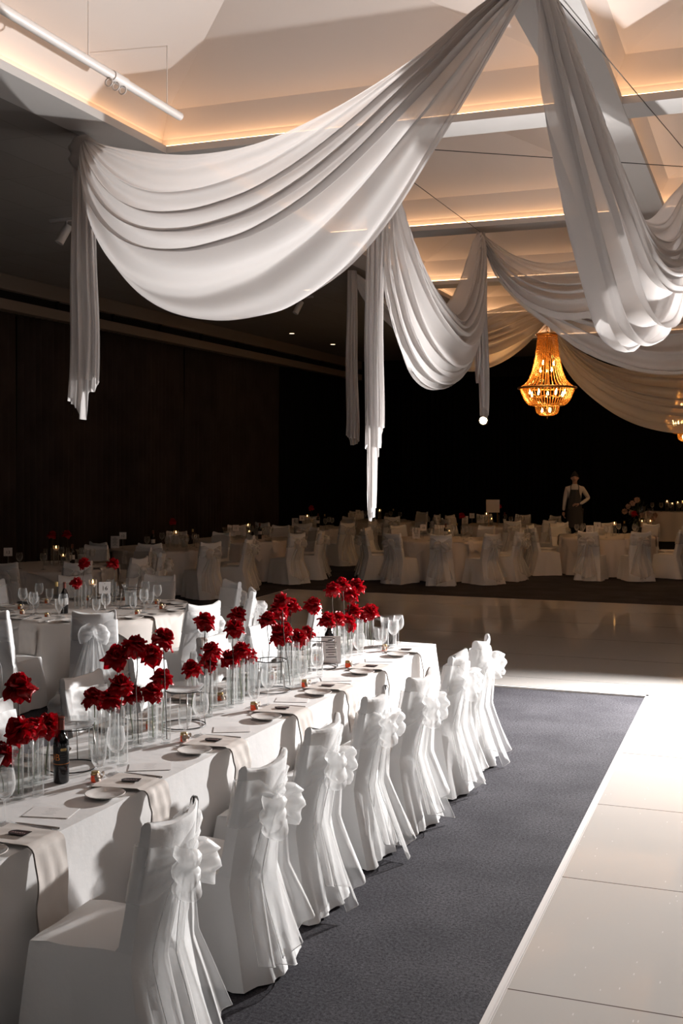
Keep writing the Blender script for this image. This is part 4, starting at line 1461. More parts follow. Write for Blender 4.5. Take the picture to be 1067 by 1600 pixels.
def rose(head, base, label, group, seed, sc=1.0, dark=False):
    rnd = random.Random(seed)
    h, b = Vector(head), Vector(base)
    r = empty('rose', b); tag(r, label, 'flower', group)
    d = h - b
    mid = d * 0.55 + Vector((rnd.uniform(-.012, .012), rnd.uniform(-.012, .012), 0))
    q = d * 0.8 + Vector((rnd.uniform(-.01, .01), rnd.uniform(-.01, .01), 0))
    pts = cr([Vector((0, 0, 0)), d * 0.25, mid, q, d], 14)
    m = MB(); m.tube(pts, 0.0028, 7); link('stem', m.mesh('stem', M['stemd' if dark else 'stem']), parent=r)
    o = link('bloom', ROSES[seed % 7], parent=r, loc=d)
    tx, ty = rnd.uniform(-.55, .55), rnd.uniform(-.6, .3)
    o.rotation_euler = (tx, ty, rnd.uniform(0, 6.28)); o.scale = (sc,) * 3
    return r


def vase(loc, label, group, water=True):
    r = empty('cylinder_vase', loc); tag(r, label, 'vase', group)
    link('vase', ME['vase'], parent=r)
    if water: link('water', ME['vasewater'], parent=r)
    return r


clusters = {
    1: dict(y=(3.75, 4.62), heads=[(28, 1061, 1.2), (28, 1130, 1.2), (4, 1166, 1.0), (52, 1126, 0.95), (75, 1121, 1.0), (-30, 1100, 1.1)]),
    2: dict(y=(4.95, 5.60), heads=[(182, 1016, 1.1), (212, 999, 1.1), (238, 1012, 1.05), (256, 988, 1.05), (189, 1060, 1.05), (172, 1083, 1.1), (146, 1079, 0.95), (206, 1075, 0.9), (238, 1070, 1.0), (253, 1050, 0.95)]),
    3: dict(y=(6.00, 6.75), heads=[(321, 963, 1.0), (372, 953, 0.95), (366, 973, 1.0), (299, 1036, 1.0), (330, 1008, 1.0), (327, 1026, 1.0), (360, 1021, 1.1), (376, 1009, 1.1), (388, 1018, 1.0)]),
    4: dict(y=(7.05, 7.75), heads=[(418, 960, 1.05), (436, 946, 1.2), (440, 931, 1.0), (454, 941, 1.1), (438, 984, 1.2), (445, 976, 1.0), (466, 988, 1.1), (489, 938, 1.1), (480, 982, 1.0)]),
    5: dict(y=(7.9, 8.95), heads=[(520, 914, 1.1), (535, 906, 1.05), (547, 921, 1.2), (557, 909, 1.15), (512, 962, 1.15), (527, 960, 1.05), (543, 965, 1.2), (552, 948, 1.1), (568, 953, 1.1), (579, 949, 1.1)]),
}
cname = {1: 'nearest', 2: 'second', 3: 'third', 4: 'fourth', 5: 'farthest'}
rs = random.Random(99)
for ci, c in clusters.items():
    vi = 0
    ya, yb = c['y']
    hs = sorted(c['heads'], key=lambda q: q[0])
    taken = []
    for hi, (hx, hy, sc) in enumerate(hs):
        best = None
        for X in (-3.22, -3.13, -3.04, -3.18, -3.09, -3.26, -3.0):
            p = at_X(hx, hy, X)
            by = min(max(p.y, ya), yb)
            ok = all(hypot(X - a, by - b) > 0.054 for a, b in taken)
            if ok: best = (X, p, by); break
        if best is None:
            X = -3.13; p = at_X(hx, hy, X); best = (X, p, p.y)
            for kk in range(40):
                by = ya + (yb - ya) * rs.random(); bx = rs.choice([-3.24, -3.12, -3.02])
                if all(hypot(bx - a, by - b) > 0.054 for a, b in taken): break
            best = (bx, p, by)
        X, p, by = best
        if p.z > 1.13:
            q_ = by + rs.uniform(-0.10, 0.05)
            if all(hypot(X - a, q_ - b) > 0.054 for a, b in taken) and ya <= q_ <= yb: by = q_
        taken.append((X, by))
        tall = p.z > 1.13
        lab = '%s red rose of the %s vase cluster, %s from its left' % ('tall' if tall else 'low', cname[ci], ORD[hi])
        rose(p - Vector((0, 0, 0.03)), (X + 0.004, by, TZ + TH_ + 0.02), lab, 'red roses on the long table', ci * 31 + hi, sc * 1.1, dark=tall)
        vase((X, by, TZ + TH_), 'clear cylinder vase holding the %s rose of the %s cluster' % (ORD[hi], cname[ci]), 'cylinder vases on the long table')
    # extra empty cylinders filling the row
    n_extra = 0
    for _ in range(60):
        X, Y = rs.choice([-3.24, -3.16, -3.08, -3.01]), rs.uniform(ya, yb)
        if all(hypot(X - a, Y - b) > 0.056 for a, b in taken):
            taken.append((X, Y)); vase((X, Y, TZ + TH_), 'clear cylinder vase without its own bloom, %s extra in the %s cluster' % (ORD[n_extra], cname[ci]), 'cylinder vases on the long table'); n_extra += 1
        if n_extra >= 4: break

# ------------------------------------------------------------------ things on the long table
pl_y = [2.82, 3.65, 4.48, 5.32, 6.17, 6.94, 7.73, 8.53]
posn = ['nearest, cut off by the frame', 'second nearest', 'third nearest', 'fourth nearest', 'fifth nearest', 'third from far end', 'second from far end', 'farthest']
for i, y in enumerate(pl_y):
    jit = lambda s=0.012: rs.uniform(-s, s)
    nm = ORD[i]
    z = TZ + TH_
    tag_mesh('side_plate', ME['plate'], (-2.785 + jit(0.008), y, z), 0, 'white side plate at the long table aisle edge, %s' % posn[i], 'plate', 'side plates on the long table')
    for k in range(2):
        tag_mesh('fork', ME['fork'], (-2.83 - 0.03 * k + jit(), y + 0.09 + 0.026 * k, z), pi + jit(0.06), '%s silver fork between plate and napkin, %s aisle setting' % (['outer', 'inner'][k], nm), 'fork', 'forks on the long table')
    nx = -2.672
    o = tag_mesh('napkin', ME['napkins'][i % 3], (nx + 0.018, y + 0.215, z), pi + jit(0.03), 'cream napkin hanging over the long table aisle edge, %s' % posn[i], 'napkin', 'napkins on the long table')
    cd = empty('place_card', (-2.79 + jit(), y + 0.215 + jit(), z + 0.0215), pi + 0.15 + jit(0.15)); tag(cd, 'black arched name card on the napkin, %s aisle setting' % nm, 'card', 'name cards on the long table')
    link('card', ME['card'], parent=cd); link('handwritten_name', ME['scripts'][i % 6], parent=cd)
    for k in range(2):
        tag_mesh('knife', ME['knife'], (-2.81 + jit(), y + 0.34 + 0.024 * k, z), pi + jit(0.05), '%s silver knife beside the napkin, %s aisle setting' % (['wider', 'slimmer'][k], nm), 'knife', 'knives on the long table')
    tag_mesh('menu_card', ME['menu'], (-2.86 + jit(), y + 0.53 + jit(0.02), z), 0.35 + jit(0.2), 'white printed card flat on the cloth after the %s aisle setting' % nm, 'card', 'flat white cards on the long table')
    honey_jar((-2.965, y + 0.19, z), 'small amber honey jar with gold lid, %s aisle setting' % nm, 'honey jars on the long table', rs.uniform(-1, 1))
    wine_glass((-2.94 + jit(), y + 0.335, z), 'tall wine glass behind the honey jar, %s aisle setting' % nm, 'wine glasses on the long table')
    goblet((-3.0 + jit(), y + 0.245 + jit(), z), 'stemmed water glass beside the roses, %s aisle setting' % nm, 'water glasses on the long table')
for o in [o for o in COL.objects if o.name.startswith('menu_card')]:
    link('printed_lines', ME['menuink'], parent=o)
for i, y in enumerate(pl_y[1:]):
    nm = ORD[i]; z = TZ + TH_
    tag_mesh('side_plate', ME['plate'], (-3.47, y + 0.55, z), 0, 'white side plate across the table behind the roses, %s one' % nm, 'plate', 'side plates on the long table')
    tag_mesh('napkin', ME['napkins'][(i + 1) % 3], (-3.60, y + 0.33, z), 0, 'cream napkin on the side across the roses, %s one' % nm, 'napkin', 'napkins on the long table')
    cd = empty('place_card', (-3.47, y + 0.33, z + 0.0215), 0.1); tag(cd, 'black name card on the napkin across the roses, %s one' % nm, 'card', 'name cards on the long table')
    link('card', ME['card'], parent=cd); link('handwritten_name', ME['scripts'][(i + 2) % 6], parent=cd)
    tag_mesh('knife', ME['knife'], (-3.44, y + 0.2, z), 0.03, 'silver knife across the roses, %s one' % nm, 'knife', 'knives on the long table')
    honey_jar((-3.29, y + 0.36, z), 'amber honey jar across the roses, %s one' % nm, 'honey jars on the long table')
    wine_glass((-3.34, y + 0.22, z), 'wine glass standing across the roses, %s one' % nm, 'wine glasses on the long table')

z = TZ + TH_
wire_stand((-3.22, 4.84, z), 'dark wire ring stand behind the near wine bottle', 'wire ring stands on the long table', tray=True)
wire_stand((-3.16, 5.84, z), 'dark wire ring stand between second and third rose clusters', 'wire ring stands on the long table', 0.3, tray=True)
wire_stand((-3.12, 6.93, z), 'dark wire ring stand around the glass jug', 'wire ring stands on the long table', 0.8)
wire_stand((-3.16, 7.86, z), 'dark wire ring stand beside the white menu page', 'wire ring stands on the long table', 0.1, tray=False)
jug((-3.26, 7.02, z), 'tall glass jug of iced water behind the third rose cluster', 'jugice', 2.0, 'glass jugs', 1.05)
jug((-3.02, 8.98, z), 'glass jug of dark drink at the far end of the long table', 'jugcola', 0.3, 'glass jugs', 1.05)
menu_stand((-3.14, 8.02, z), 'white menu page standing before the farthest rose cluster', 0.5, 0.075, 0.2)
b = bottle((-3.11, 4.60, z), 'dark wine bottle with orange letters, nearest on the long table', 'dark')
# orange letters and emblem wrapped on the near bottle
def wrap(me, ang, z, R):
    for v in me.vertices:
        a = ang + v.co.x / R
        v.co = Vector((R * cos(a), R * sin(a), z + v.co.y))
    return me


am = -pi / 2 + YAW + 0.0
cam_ang = atan2(-4.60, 3.11)      # direction from bottle to the viewpoint
t = wrap(text_mesh('OB', 0.046), cam_ang - 0.95, 0.125, 0.0378)
link('orange_letters', t, M['orange'], parent=b)
m = MB(); m.lathe([(0.0374, 0.092), (0.0377, 0.0935), (0.0374, 0.095)], 40, caps=False); link('orange_line', m.mesh('orange_line', M['orange']), parent=b)
m = MB()
for dx in (-0.009, 0.0, 0.009):
    vs = [(dx + 0.007 * cos(a), 0.007 * sin(a), 0) for a in [2 * pi * k / 16 for k in range(16)]]
    m.add(vs, [tuple(range(16))])
e = wrap(m.mesh('gold_emblem', M['gold'], False), cam_ang + 0.35, 0.162, 0.0376)
link('gold_emblem', e, parent=b)
m = MB()
for k, (a0, a1) in enumerate(((-0.35, 0.75), (-0.2, 0.5), (0.0, 0.8), (0.0, 0.6))):
    zz = 0.152 - 0.011 * k
    m.grid([[(a0 + (a1 - a0) * q / 12) * 0.0376, zz + dz] for dz in (0, 0.0018)] if False else [[((a0 + (a1 - a0) * q / 12) * 0.0376, zz - 0.125 + dz, 0) for q in range(13)] for dz in (0, 0.0018)])
e = wrap(m.mesh('label_print', pbr('grey_print', (0.12, 0.12, 0.12), 0.5), False), cam_ang, 0.125, 0.0375)
link('label_print', e, parent=b)
bottle((-3.2, 8.12, z), 'dark wine bottle behind the menu page on the long table', 'dark')
wine_glass((-2.99, 9.13, z), 'wine glass alone at the far end of the long table', 'wine glasses on the long table')
goblet((-3.06, 8.83, z), 'water glass in front of the far wine glass', 'water glasses on the long table')
jug((-3.16, 4.1, z), 'glass jug of water among the nearest vases', 'jugice', 1.0, 'glass jugs')


for o in [o for o in COL.objects if o not in lt_start and o.parent is None]:
    mw = Matrix.LocRotScale(o.location, o.rotation_euler, o.scale)
    l_, r_, s_ = (LT @ mw).decompose()
    o.location = l_; o.rotation_euler = r_.to_euler()


# ------------------------------------------------------------------ round tables
def setting_round(c, r, a, tn, i, full):
    """place setting at angle a of a round table"""
    z = TZ + 0.004 + TH_
    er = Vector((cos(a), sin(a), 0)); et = Vector((-sin(a), cos(a), 0))
    base = Vector((c[0], c[1], z))
    w_ = ORD[i]
    p = base + er * (r + 0.012)
    tag_mesh('napkin', ME['napflat' if not full else 'napkins'] if not full else ME['napkins'][i % 3], p + Vector((0, 0, 0.002)), a + pi, 'cream napkin at the edge of %s, %s seat' % (tn, w_), 'napkin', 'napkins on the round tables')
    p = base + er * (r - 0.36) + et * 0.12
    wine_glass(p, 'wine glass at the %s seat of %s' % (w_, tn), 'wine glasses on the round tables')
    if full:
        tag_mesh('side_plate', ME['plate'], base + er * (r - 0.13) - et * 0.22, 0, 'white side plate at the %s seat of %s' % (w_, tn), 'plate', 'side plates on the round tables')
        goblet(base + er * (r - 0.42) + et * 0.03, 'water glass at the %s seat of %s' % (w_, tn), 'water glasses on the round tables')
        honey_jar(base + er * (r - 0.30) - et * 0.03, 'honey jar at the %s seat of %s' % (w_, tn), 'honey jars on the round tables')
        for k in range(2):
            tag_mesh('fork', ME['fork'], base + er * (r - 0.16) - et * (0.10 + 0.025 * k), a + pi, '%s fork at the %s seat of %s' % (['outer', 'inner'][k], w_, tn), 'fork', 'forks on the round tables')
            tag_mesh('knife', ME['knife'], base + er * (r - 0.16) + et * (0.12 + 0.025 * k), a + pi, '%s knife at the %s seat of %s' % (['inner', 'outer'][k], w_, tn), 'knife', 'knives on the round tables')
        cd = empty('place_card', base + er * (r - 0.12) + Vector((0, 0, 0.02)), a + pi); tag(cd, 'black name card at the %s seat of %s' % (w_, tn), 'card', 'name cards on the round tables')
        link('card', ME['card'], parent=cd); link('handwritten_name', ME['scripts'][i % 6], parent=cd)


ROUNDS = []


def round_table(c, r, tn, num, angs, rch=0.40, full=False, seed=0, skipset=(), extras=(), orot=None, ndx=-0.12):
    rnd = random.Random(seed)
    root = empty('round_table', (c[0], c[1], 0)); tag(root, 'round banquet table under the cloths of %s' % tn, 'table', 'round banquet tables')
    mb = MB(); mb.lathe([(0.0, 0.72), (r - 0.02, 0.72), (r - 0.02, 0.752), (0.0, 0.752)], 48); link('tabletop', mb.mesh('tabletop', M['whitemetal'], True, 40), parent=root)
    for k in range(4):
        a = pi / 4 + k * pi / 2
        mb = MB(); mb.tube([(0.5 * cos(a), 0.5 * sin(a), 0), (0.45 * cos(a), 0.45 * sin(a), 0.72)], 0.016, 8); link('leg', mb.mesh('leg', M['blackmetal']), parent=root)
    tag(round_cloth(c, r, rnd), 'floor length pale cloth on %s' % tn, 'tablecloth', 'round floor length cloths')
    tag(overlay_cloth(c, r, orot if orot is not None else rnd.uniform(0, 1.5), 1.0 if r > 0.98 else 0.92, rnd), 'square cloth with pointed hanging corners over %s' % tn, 'tablecloth', 'square overlay cloths')
    for i, ad in enumerate(angs):
        a = radians(ad)
        x, y = c[0] + (r + rch) * cos(a), c[1] + (r + rch) * sin(a)
        if x < XW + 0.78 or any(hypot(x - a_, y - b_) < 0.60 for a_, b_ in SEATED) or any(hypot(x - t_[0], y - t_[1]) < t_[2] + 0.22 for t_ in ROUNDS): continue
        place_chair(x, y, a + pi + rnd.uniform(-.12, .12), 'covered chair at %s, %s counting anticlockwise' % (tn, ORD[i]), 'covered chairs of ' + tn)
        setting_round(c, r, a, tn, i, full)
    ROUNDS.append((c[0], c[1], r))
    z = TZ + 0.004 + TH_
    rz = atan2(-c[1], -c[0]) + pi / 2     # signs turned to the viewpoint side
    vx = Vector((cos(rz), sin(rz), 0)); vy = Vector((-sin(rz), cos(rz), 0))
    B = Vector((c[0], c[1], z))
    if num: number_card(B + vx * ndx + vy * -0.1, num, 'white card numbered %s on %s' % (num, tn), rz)
    for kind, dx, dy, lb in extras:
        p = B + vx * dx + vy * dy
        lb = lb + ' on ' + tn
        if kind == 'menu': menu_stand(p, lb, rz)
        elif kind == 'candle': candle_vase(p, lb, 'floating candles in tall glasses')
        elif kind == 'lowcandle':
            o = candle_vase(p, lb, 'floating candles in tall glasses'); o.scale = (0.85, 0.85, 0.6)
        elif kind == 'bottle': bottle(p, lb, 'label', rnd.uniform(0, 6), 'wine bottles on the round tables')
        elif kind == 'clear': bottle(p, lb, 'clear', 0, 'wine bottles on the round tables')
        elif kind == 'jug': jug(p, lb, 'jugice', rz + pi * 0.95, 'glass jugs')
        elif kind == 'stand': wire_stand(p, lb, 'wire ring stands on the round tables')
        elif kind == 'rose':
            vase(p, 'slim vase of the ' + lb, 'slim vases on the round tables')
            rose(p + Vector((rnd.uniform(-.01, .01), 0, 0.45)), p + Vector((0, 0, 0.02)), lb, 'red roses on the round tables', rnd.randrange(1000), 1.15, True)
        elif kind == 'lowrose':
            vase(p, 'slim vase of the ' + lb, 'slim vases on the round tables')
            rose(p + Vector((0, 0, 0.27)), p + Vector((0, 0, 0.02)), lb, 'red roses on the round tables', rnd.randrange(1000), 1.1, True)
        elif kind == 'vase': vase(p, lb, 'slim vases on the round tables')


c16 = (-6.55, 10.1)
round_table(c16, 1.03, 'table sixteen', '16', [-55, -17, 22, 55, 95, 128, 165, 205, 238, 270], 0.33, True, 3,
            ndx=0.14, extras=[('lowrose', -0.14, 0.08, 'low red rose'), ('candle', 0.02, 0.12, 'lit floating candle'), ('rose', 0.24, 0.22, 'tall red rose'), ('rose', -0.08, 0.30, 'taller red rose at the left'),
                    ('jug', 0.41, 0.16, 'large jug of iced water'), ('stand', 0.42, -0.02, 'dark wire ring stand before the jug'), ('clear', -0.34, -0.22, 'clear bottle with gold cap'), ('bottle', -0.26, -0.30, 'dark wine bottle with pale label'),
                    ('vase', -0.07, 0.0, 'slim empty vase'), ('vase', 0.12, 0.05, 'second slim empty vase')], orot=0.3)
p = at_D(64, 885, 16.6); c13 = (p.x + 0.2, p.y)
round_table(c13, 0.92, 'table thirteen', '13', [-80, -44, -8, 28, 64, 100, 136, 240, 280 + 18], 0.36, False, 4, ndx=-0.62,
            extras=[('candle', 0.05, 0.1, 'high lit candle'), ('lowcandle', 0.15, -0.05, 'lower lit candle'), ('bottle', 0.28, 0.0, 'dark bottle'), ('rose', 0.0, 0.2, 'tall dark red rose'), ('rose', 0.22, 0.25, 'right hand tall rose'), ('jug', 0.42, 0.1, 'jug'), ('vase', -0.1, 0.1, 'slim vase')])
p = at_D(240, 862, 20.1); c12 = (p.x + 0.22, p.y)
round_table(c12, 0.92, 'table twelve', '12', [-68, -32, 4, 40, 76, 112, 148, 184, 220, 256], 0.36, False, 5, ndx=-0.72,
            extras=[('menu', -0.86, 0.0, 'white menu page'), ('candle', 0.2, 0.1, 'lit candle in a tall glass'), ('bottle', -0.2, -0.1, 'dark bottle'), ('clear', 0.5, 0.2, 'clear bottle'), ('jug', 0.35, 0.0, 'jug'), ('vase', 0.05, 0.1, 'slim vase'), ('rose', 0.15, 0.3, 'tall rose')])
p = at_D(378, 840, 22.2); c11 = (p.x, p.y)
round_table(c11, 0.92, 'table eleven', '11', [-60, -24, 12, 48, 84, 120, 156, 192, 228, 264], 0.36, False, 6,
            extras=[('candle', 0.12, 0.2, 'upper lit candle'), ('lowcandle', 0.14, -0.1, 'lower lit candle'), ('bottle', 0.35, 0.0, 'dark bottle'), ('vase', 0.0, 0.1, 'slim vase'), ('jug', -0.3, 0.1, 'jug')])
p = at_D(480, 825, 26.0); c8 = (p.x, p.y)
round_table(c8, 0.92, 'table eight', '8', [-70, -34, 2, 38, 74, 110, 146, 182, 218, 254], 0.36, False, 7,
            extras=[('menu', -0.28, 0.1, 'white menu page'), ('candle', 0.0, 0.1, 'lit candle'), ('clear', 0.4, 0.0, 'clear bottle'), ('bottle', 0.25, 0.2, 'dark bottle'), ('rose', 0.1, 0.3, 'tall rose')])
p = at_D(590, 812, 28.9); c5 = (p.x, p.y)
round_table(c5, 0.92, 'table five', '5', [-60, 0, 60, 130], 0.36, False, 8, ndx=-0.50,
            extras=[('menu', -0.68, 0.0, 'white menu page'), ('candle', 0.05, 0.1, 'lit candle'), ('clear', 0.4, 0.0, 'clear bottle')])
p = at_D(690, 838, 22.3); c10 = (p.x, p.y)
round_table(c10, 0.92, 'table ten', '10', [-75, -39, -3, 33, 69, 105, 141, 177, 213, 249], 0.36, False, 9, ndx=-0.36,
            extras=[('menu', -0.5, 0.0, 'white menu page'), ('lowcandle', 0.15, 0.0, 'small lit candle'), ('clear', 0.3, 0.0, 'clear bottle'), ('bottle', 0.08, -0.15, 'dark bottle with pale label'), ('vase', -0.05, 0.1, 'slim vase'), ('vase', 0.0, 0.2, 'second slim vase'), ('rose', 0.4, 0.2, 'tall rose')], orot=0.45)
p = at_D(785, 820, 27.0); c7 = (p.x, p.y)
round_table(c7, 0.92, 'table seven', '7', [-70, -34, 48, 84, 120, 156, 192, 228, 264], 0.36, False, 10, ndx=-0.72,
            extras=[('menu', -0.89, 0.0, 'white menu page'), ('candle', -0.38, 0.1, 'upper lit candle'), ('lowcandle', -0.26, -0.1, 'lower lit candle'), ('bottle', 0.05, -0.1, 'dark bottle'), ('rose', -0.1, 0.1, 'tall rose')])
p = at_D(948, 838, 23.1); c6 = (p.x, p.y)
round_table(c6, 0.95, 'table six', '6', [-95, -59, -20, 20, 62, 100, 138, 176, 212, 238], 0.36, False, 12, ndx=-0.18,
            extras=[('menu', -0.34, 0.0, 'white menu page'), ('candle', 0.15, 0.0, 'lit candle'), ('clear', 0.35, 0.0, 'clear bottle'), ('jug', -0.1, 0.2, 'jug'), ('rose', 0.55, 0.3, 'tall rose'), ('vase', 0.1, -0.1, 'slim vase')], orot=0.2)
# upright framed notice on table seven
p = at_D(770, 812, 26.6)
root = empty('picture_stand', (p.x, p.y, TZ + 0.006), atan2(-p.y, -p.x) + pi / 2); tag(root, 'pale square notice on a tall stand above table seven', 'sign')
mb = MB(); mb.box((-0.155, -0.01, 0.32), (0.155, 0.0, 0.62)); link('board', mb.mesh('board', M['linen2'], False), parent=root)
for s in (-0.1, 0.1):
    mb = MB(); mb.tube([(s, 0.005, 0), (s, 0.005, 0.35)], 0.006, 6); link('leg', mb.mesh('leg', M['brass']), parent=root)
mb = MB(); mb.box((-0.12, -0.04, 0), (0.12, 0.05, 0.01)); link('base', mb.mesh('base', M['brass'], False), parent=root)
# spare chair of the far gap
for (px_, D_, f, lb) in ((862, 25.1, 2.6, 'covered chair turned sideways in the gap left of table six'), (836, 24.6, 2.0, 'covered chair half turned behind the sideways one'), (405, 24.6, -1.2, 'covered chair pulled out behind table eleven')):
    p = at_D(px_, 850, D_)
    if any(hypot(p.x - a_, p.y - b_) < 0.78 for a_, b_ in SEATED): continue
    place_chair(p.x, p.y, f, lb, 'spare covered chairs')

# ------------------------------------------------------------------ stage, top table, flowers
mb = MB(); mb.box((-4.45, 25.3, 0.0), (5.5, 30.8, 0.25))
tag(link('stage_platform', mb.mesh('stage_platform', M['blackwall'], False)), 'low black stage along the far wall', 'stage')
p = at_D(1065, 800, 28.6)
tx, ty = p.x, p.y
mb = MB()
rows = []
X0, X1, Y0, Y1 = tx - 0.9, tx + 2.6, ty - 0.4, ty + 0.4
per = [(X0 + (X1 - X0) * k / 60, Y0, 0, -1) for k in range(60)] + [(X1, Y0 + (Y1 - Y0) * k / 14, 1, 0) for k in range(14)] + [(X1 - (X1 - X0) * k / 60, Y1, 0, 1) for k in range(60)] + [(X0, Y1 - (Y1 - Y0) * k / 14, -1, 0) for k in range(14)]
for t, g in ((0.0, 0), (0.01, 0.1), (0.3, 0.5), (0.73, 1)):
    rows.append([(x + nx * g * (0.03 + 0.03 * sin(k * 0.9)), y + ny * g * (0.03 + 0.03 * sin(k * 0.9)), 0.25 + 0.76 - t) for k, (x, y, nx, ny) in enumerate(per)])
mb.grid(rows, close_v=True); mb.f.append(tuple(range(len(per)))); mb.m.append(0)
tag(link('tablecloth', mb.mesh('tablecloth', M['linen2'], True, 60)), 'pale cloth of the raised top table on the stage', 'tablecloth')
zt2 = 0.25 + 0.762
for k, (dx, dz) in enumerate(((-0.62, 1.0), (-0.5, 0.8), (-0.38, 0.9), (0.3, 1.0))):
    o = candle_vase((X0 + 0.55 + 0.13 * k, Y0 + 0.3, zt2), 'lit candle on the raised top table, %s of the trio' % ORD[k], 'candles on the top table'); o.scale = (1, 1, dz)
for k in range(8):
    wine_glass((X0 + 0.2 + 0.22 * k, Y0 + 0.15, zt2), 'wine glass on the raised top table, %s from its left end' % ORD[k], 'wine glasses on the top table')


def flower_arrangement(loc, label, seed):
    rnd = random.Random(seed)
    root = empty('flower_arrangement', loc); tag(root, label, 'flowers', 'flowers before the far drapes')
    mb = MB(); mb.lathe([(0.12, 0.0), (0.12, 0.01), (0.03, 0.03), (0.025, 0.55), (0.05, 0.62), (0.0, 0.62)], 16); link('pedestal', mb.mesh('pedestal', M['blackmetal'], True, 40), parent=root)
    mb = MB()
    for k in range(160):
        d = Vector((rnd.gauss(0, 1), rnd.gauss(0, 0.6), rnd.gauss(0.15, 0.7))).normalized()
        b = Vector((0, 0, 0.75)) + d * rnd.uniform(0.05, 0.3); e = b + d * rnd.uniform(0.08, 0.16)
        s = d.cross(Vector((0, 0, 1))).normalized() * 0.025
        mb.add([b, (b + e) / 2 + s, e, (b + e) / 2 - s], [(0, 1, 2, 3)])
    f = link('foliage', mb.mesh('foliage', M['leaf'], False), parent=root)
    for k, (dx, dy, dz) in enumerate(((-0.28, -0.1, 0.82), (-0.12, -0.22, 0.80), (-0.1, -0.15, 1.02), (0.02, -0.1, 1.1), (-0.2, -0.15, 0.94), (0.3, -0.1, 0.78), (0.45, -0.1, 0.74), (0.38, -0.18, 0.66), (0.15, -0.22, 0.74))):
        o = link('bloom', PALE, parent=root, loc=(dx, dy, dz)); o.rotation_euler = (1.2, rnd.uniform(-.5, .5), rnd.uniform(0, 6)); o.scale = (1.2,) * 3
    return root


PALE = ROSES[2].copy(); PALE.materials.clear(); PALE.materials.append(M['palerose']); PALE.materials.append(M['leaf'])
p = at_D(995, 800, 27.6)
flower_arrangement((p.x, p.y, 0.25), 'large arrangement of pale roses on a stand before the far drapes', 5)
# silvered cylinder lanterns beside the top table
for k, (px_, h) in enumerate(((1003, 0.5), (1016, 0.45))):
    p = at_D(px_, 812, 27.3)
    root = empty('glass_lantern', (p.x, p.y, 0.25), 0); tag(root, ['tall glass lantern at the left end of the raised top table', 'second glass lantern holding lit candles beside the top table'][k], 'lantern', 'glass lanterns on the stage')
    mb = MB(); mb.box((-0.12, -0.12, 0), (0.12, 0.12, 0.45)); link('plinth', mb.mesh('plinth', M['blackmetal'], False), parent=root)
    mb = MB(); mb.lathe([(0.07, 0.45), (0.07, 0.45 + h), (0.067, 0.45 + h), (0.067, 0.455)], 20, caps=False); link('cylinder', mb.mesh('cylinder', M['vglass'], True, 40), parent=root)
    mb = MB(); mb.lathe([(0.0, 0.452), (0.035, 0.452), (0.035, 0.58), (0.0, 0.58)], 14); q = link('candle', mb.mesh('candle', M['wax'], True, 40), parent=root)
    mb = MB(); mb.lathe([(0.0, 0.582), (0.008, 0.595), (0.0, 0.625)], 8); link('flame', mb.mesh('flame', M['flame']), parent=q)


# ------------------------------------------------------------------ waiter
def skin_obj(name, verts, edges, radii, mat, parent, lv=2, root_i=0):
    me = bpy.data.meshes.new(name)
    me.from_pydata([tuple(v) for v in verts], edges, [])
    o = bpy.data.objects.new(name, me)
    COL.objects.link(o); o.parent = parent
    me.materials.append(mat)
    md = o.modifiers.new('skin', 'SKIN')
    lay = me.skin_vertices[0]
    for i, r in enumerate(radii):
        lay.data[i].radius = (r if isinstance(r, tuple) else (r, r))
    lay.data[root_i].use_root = True
    md.use_smooth_shade = True
    s = o.modifiers.new('sub', 'SUBSURF'); s.levels = lv; s.render_levels = lv
    return o


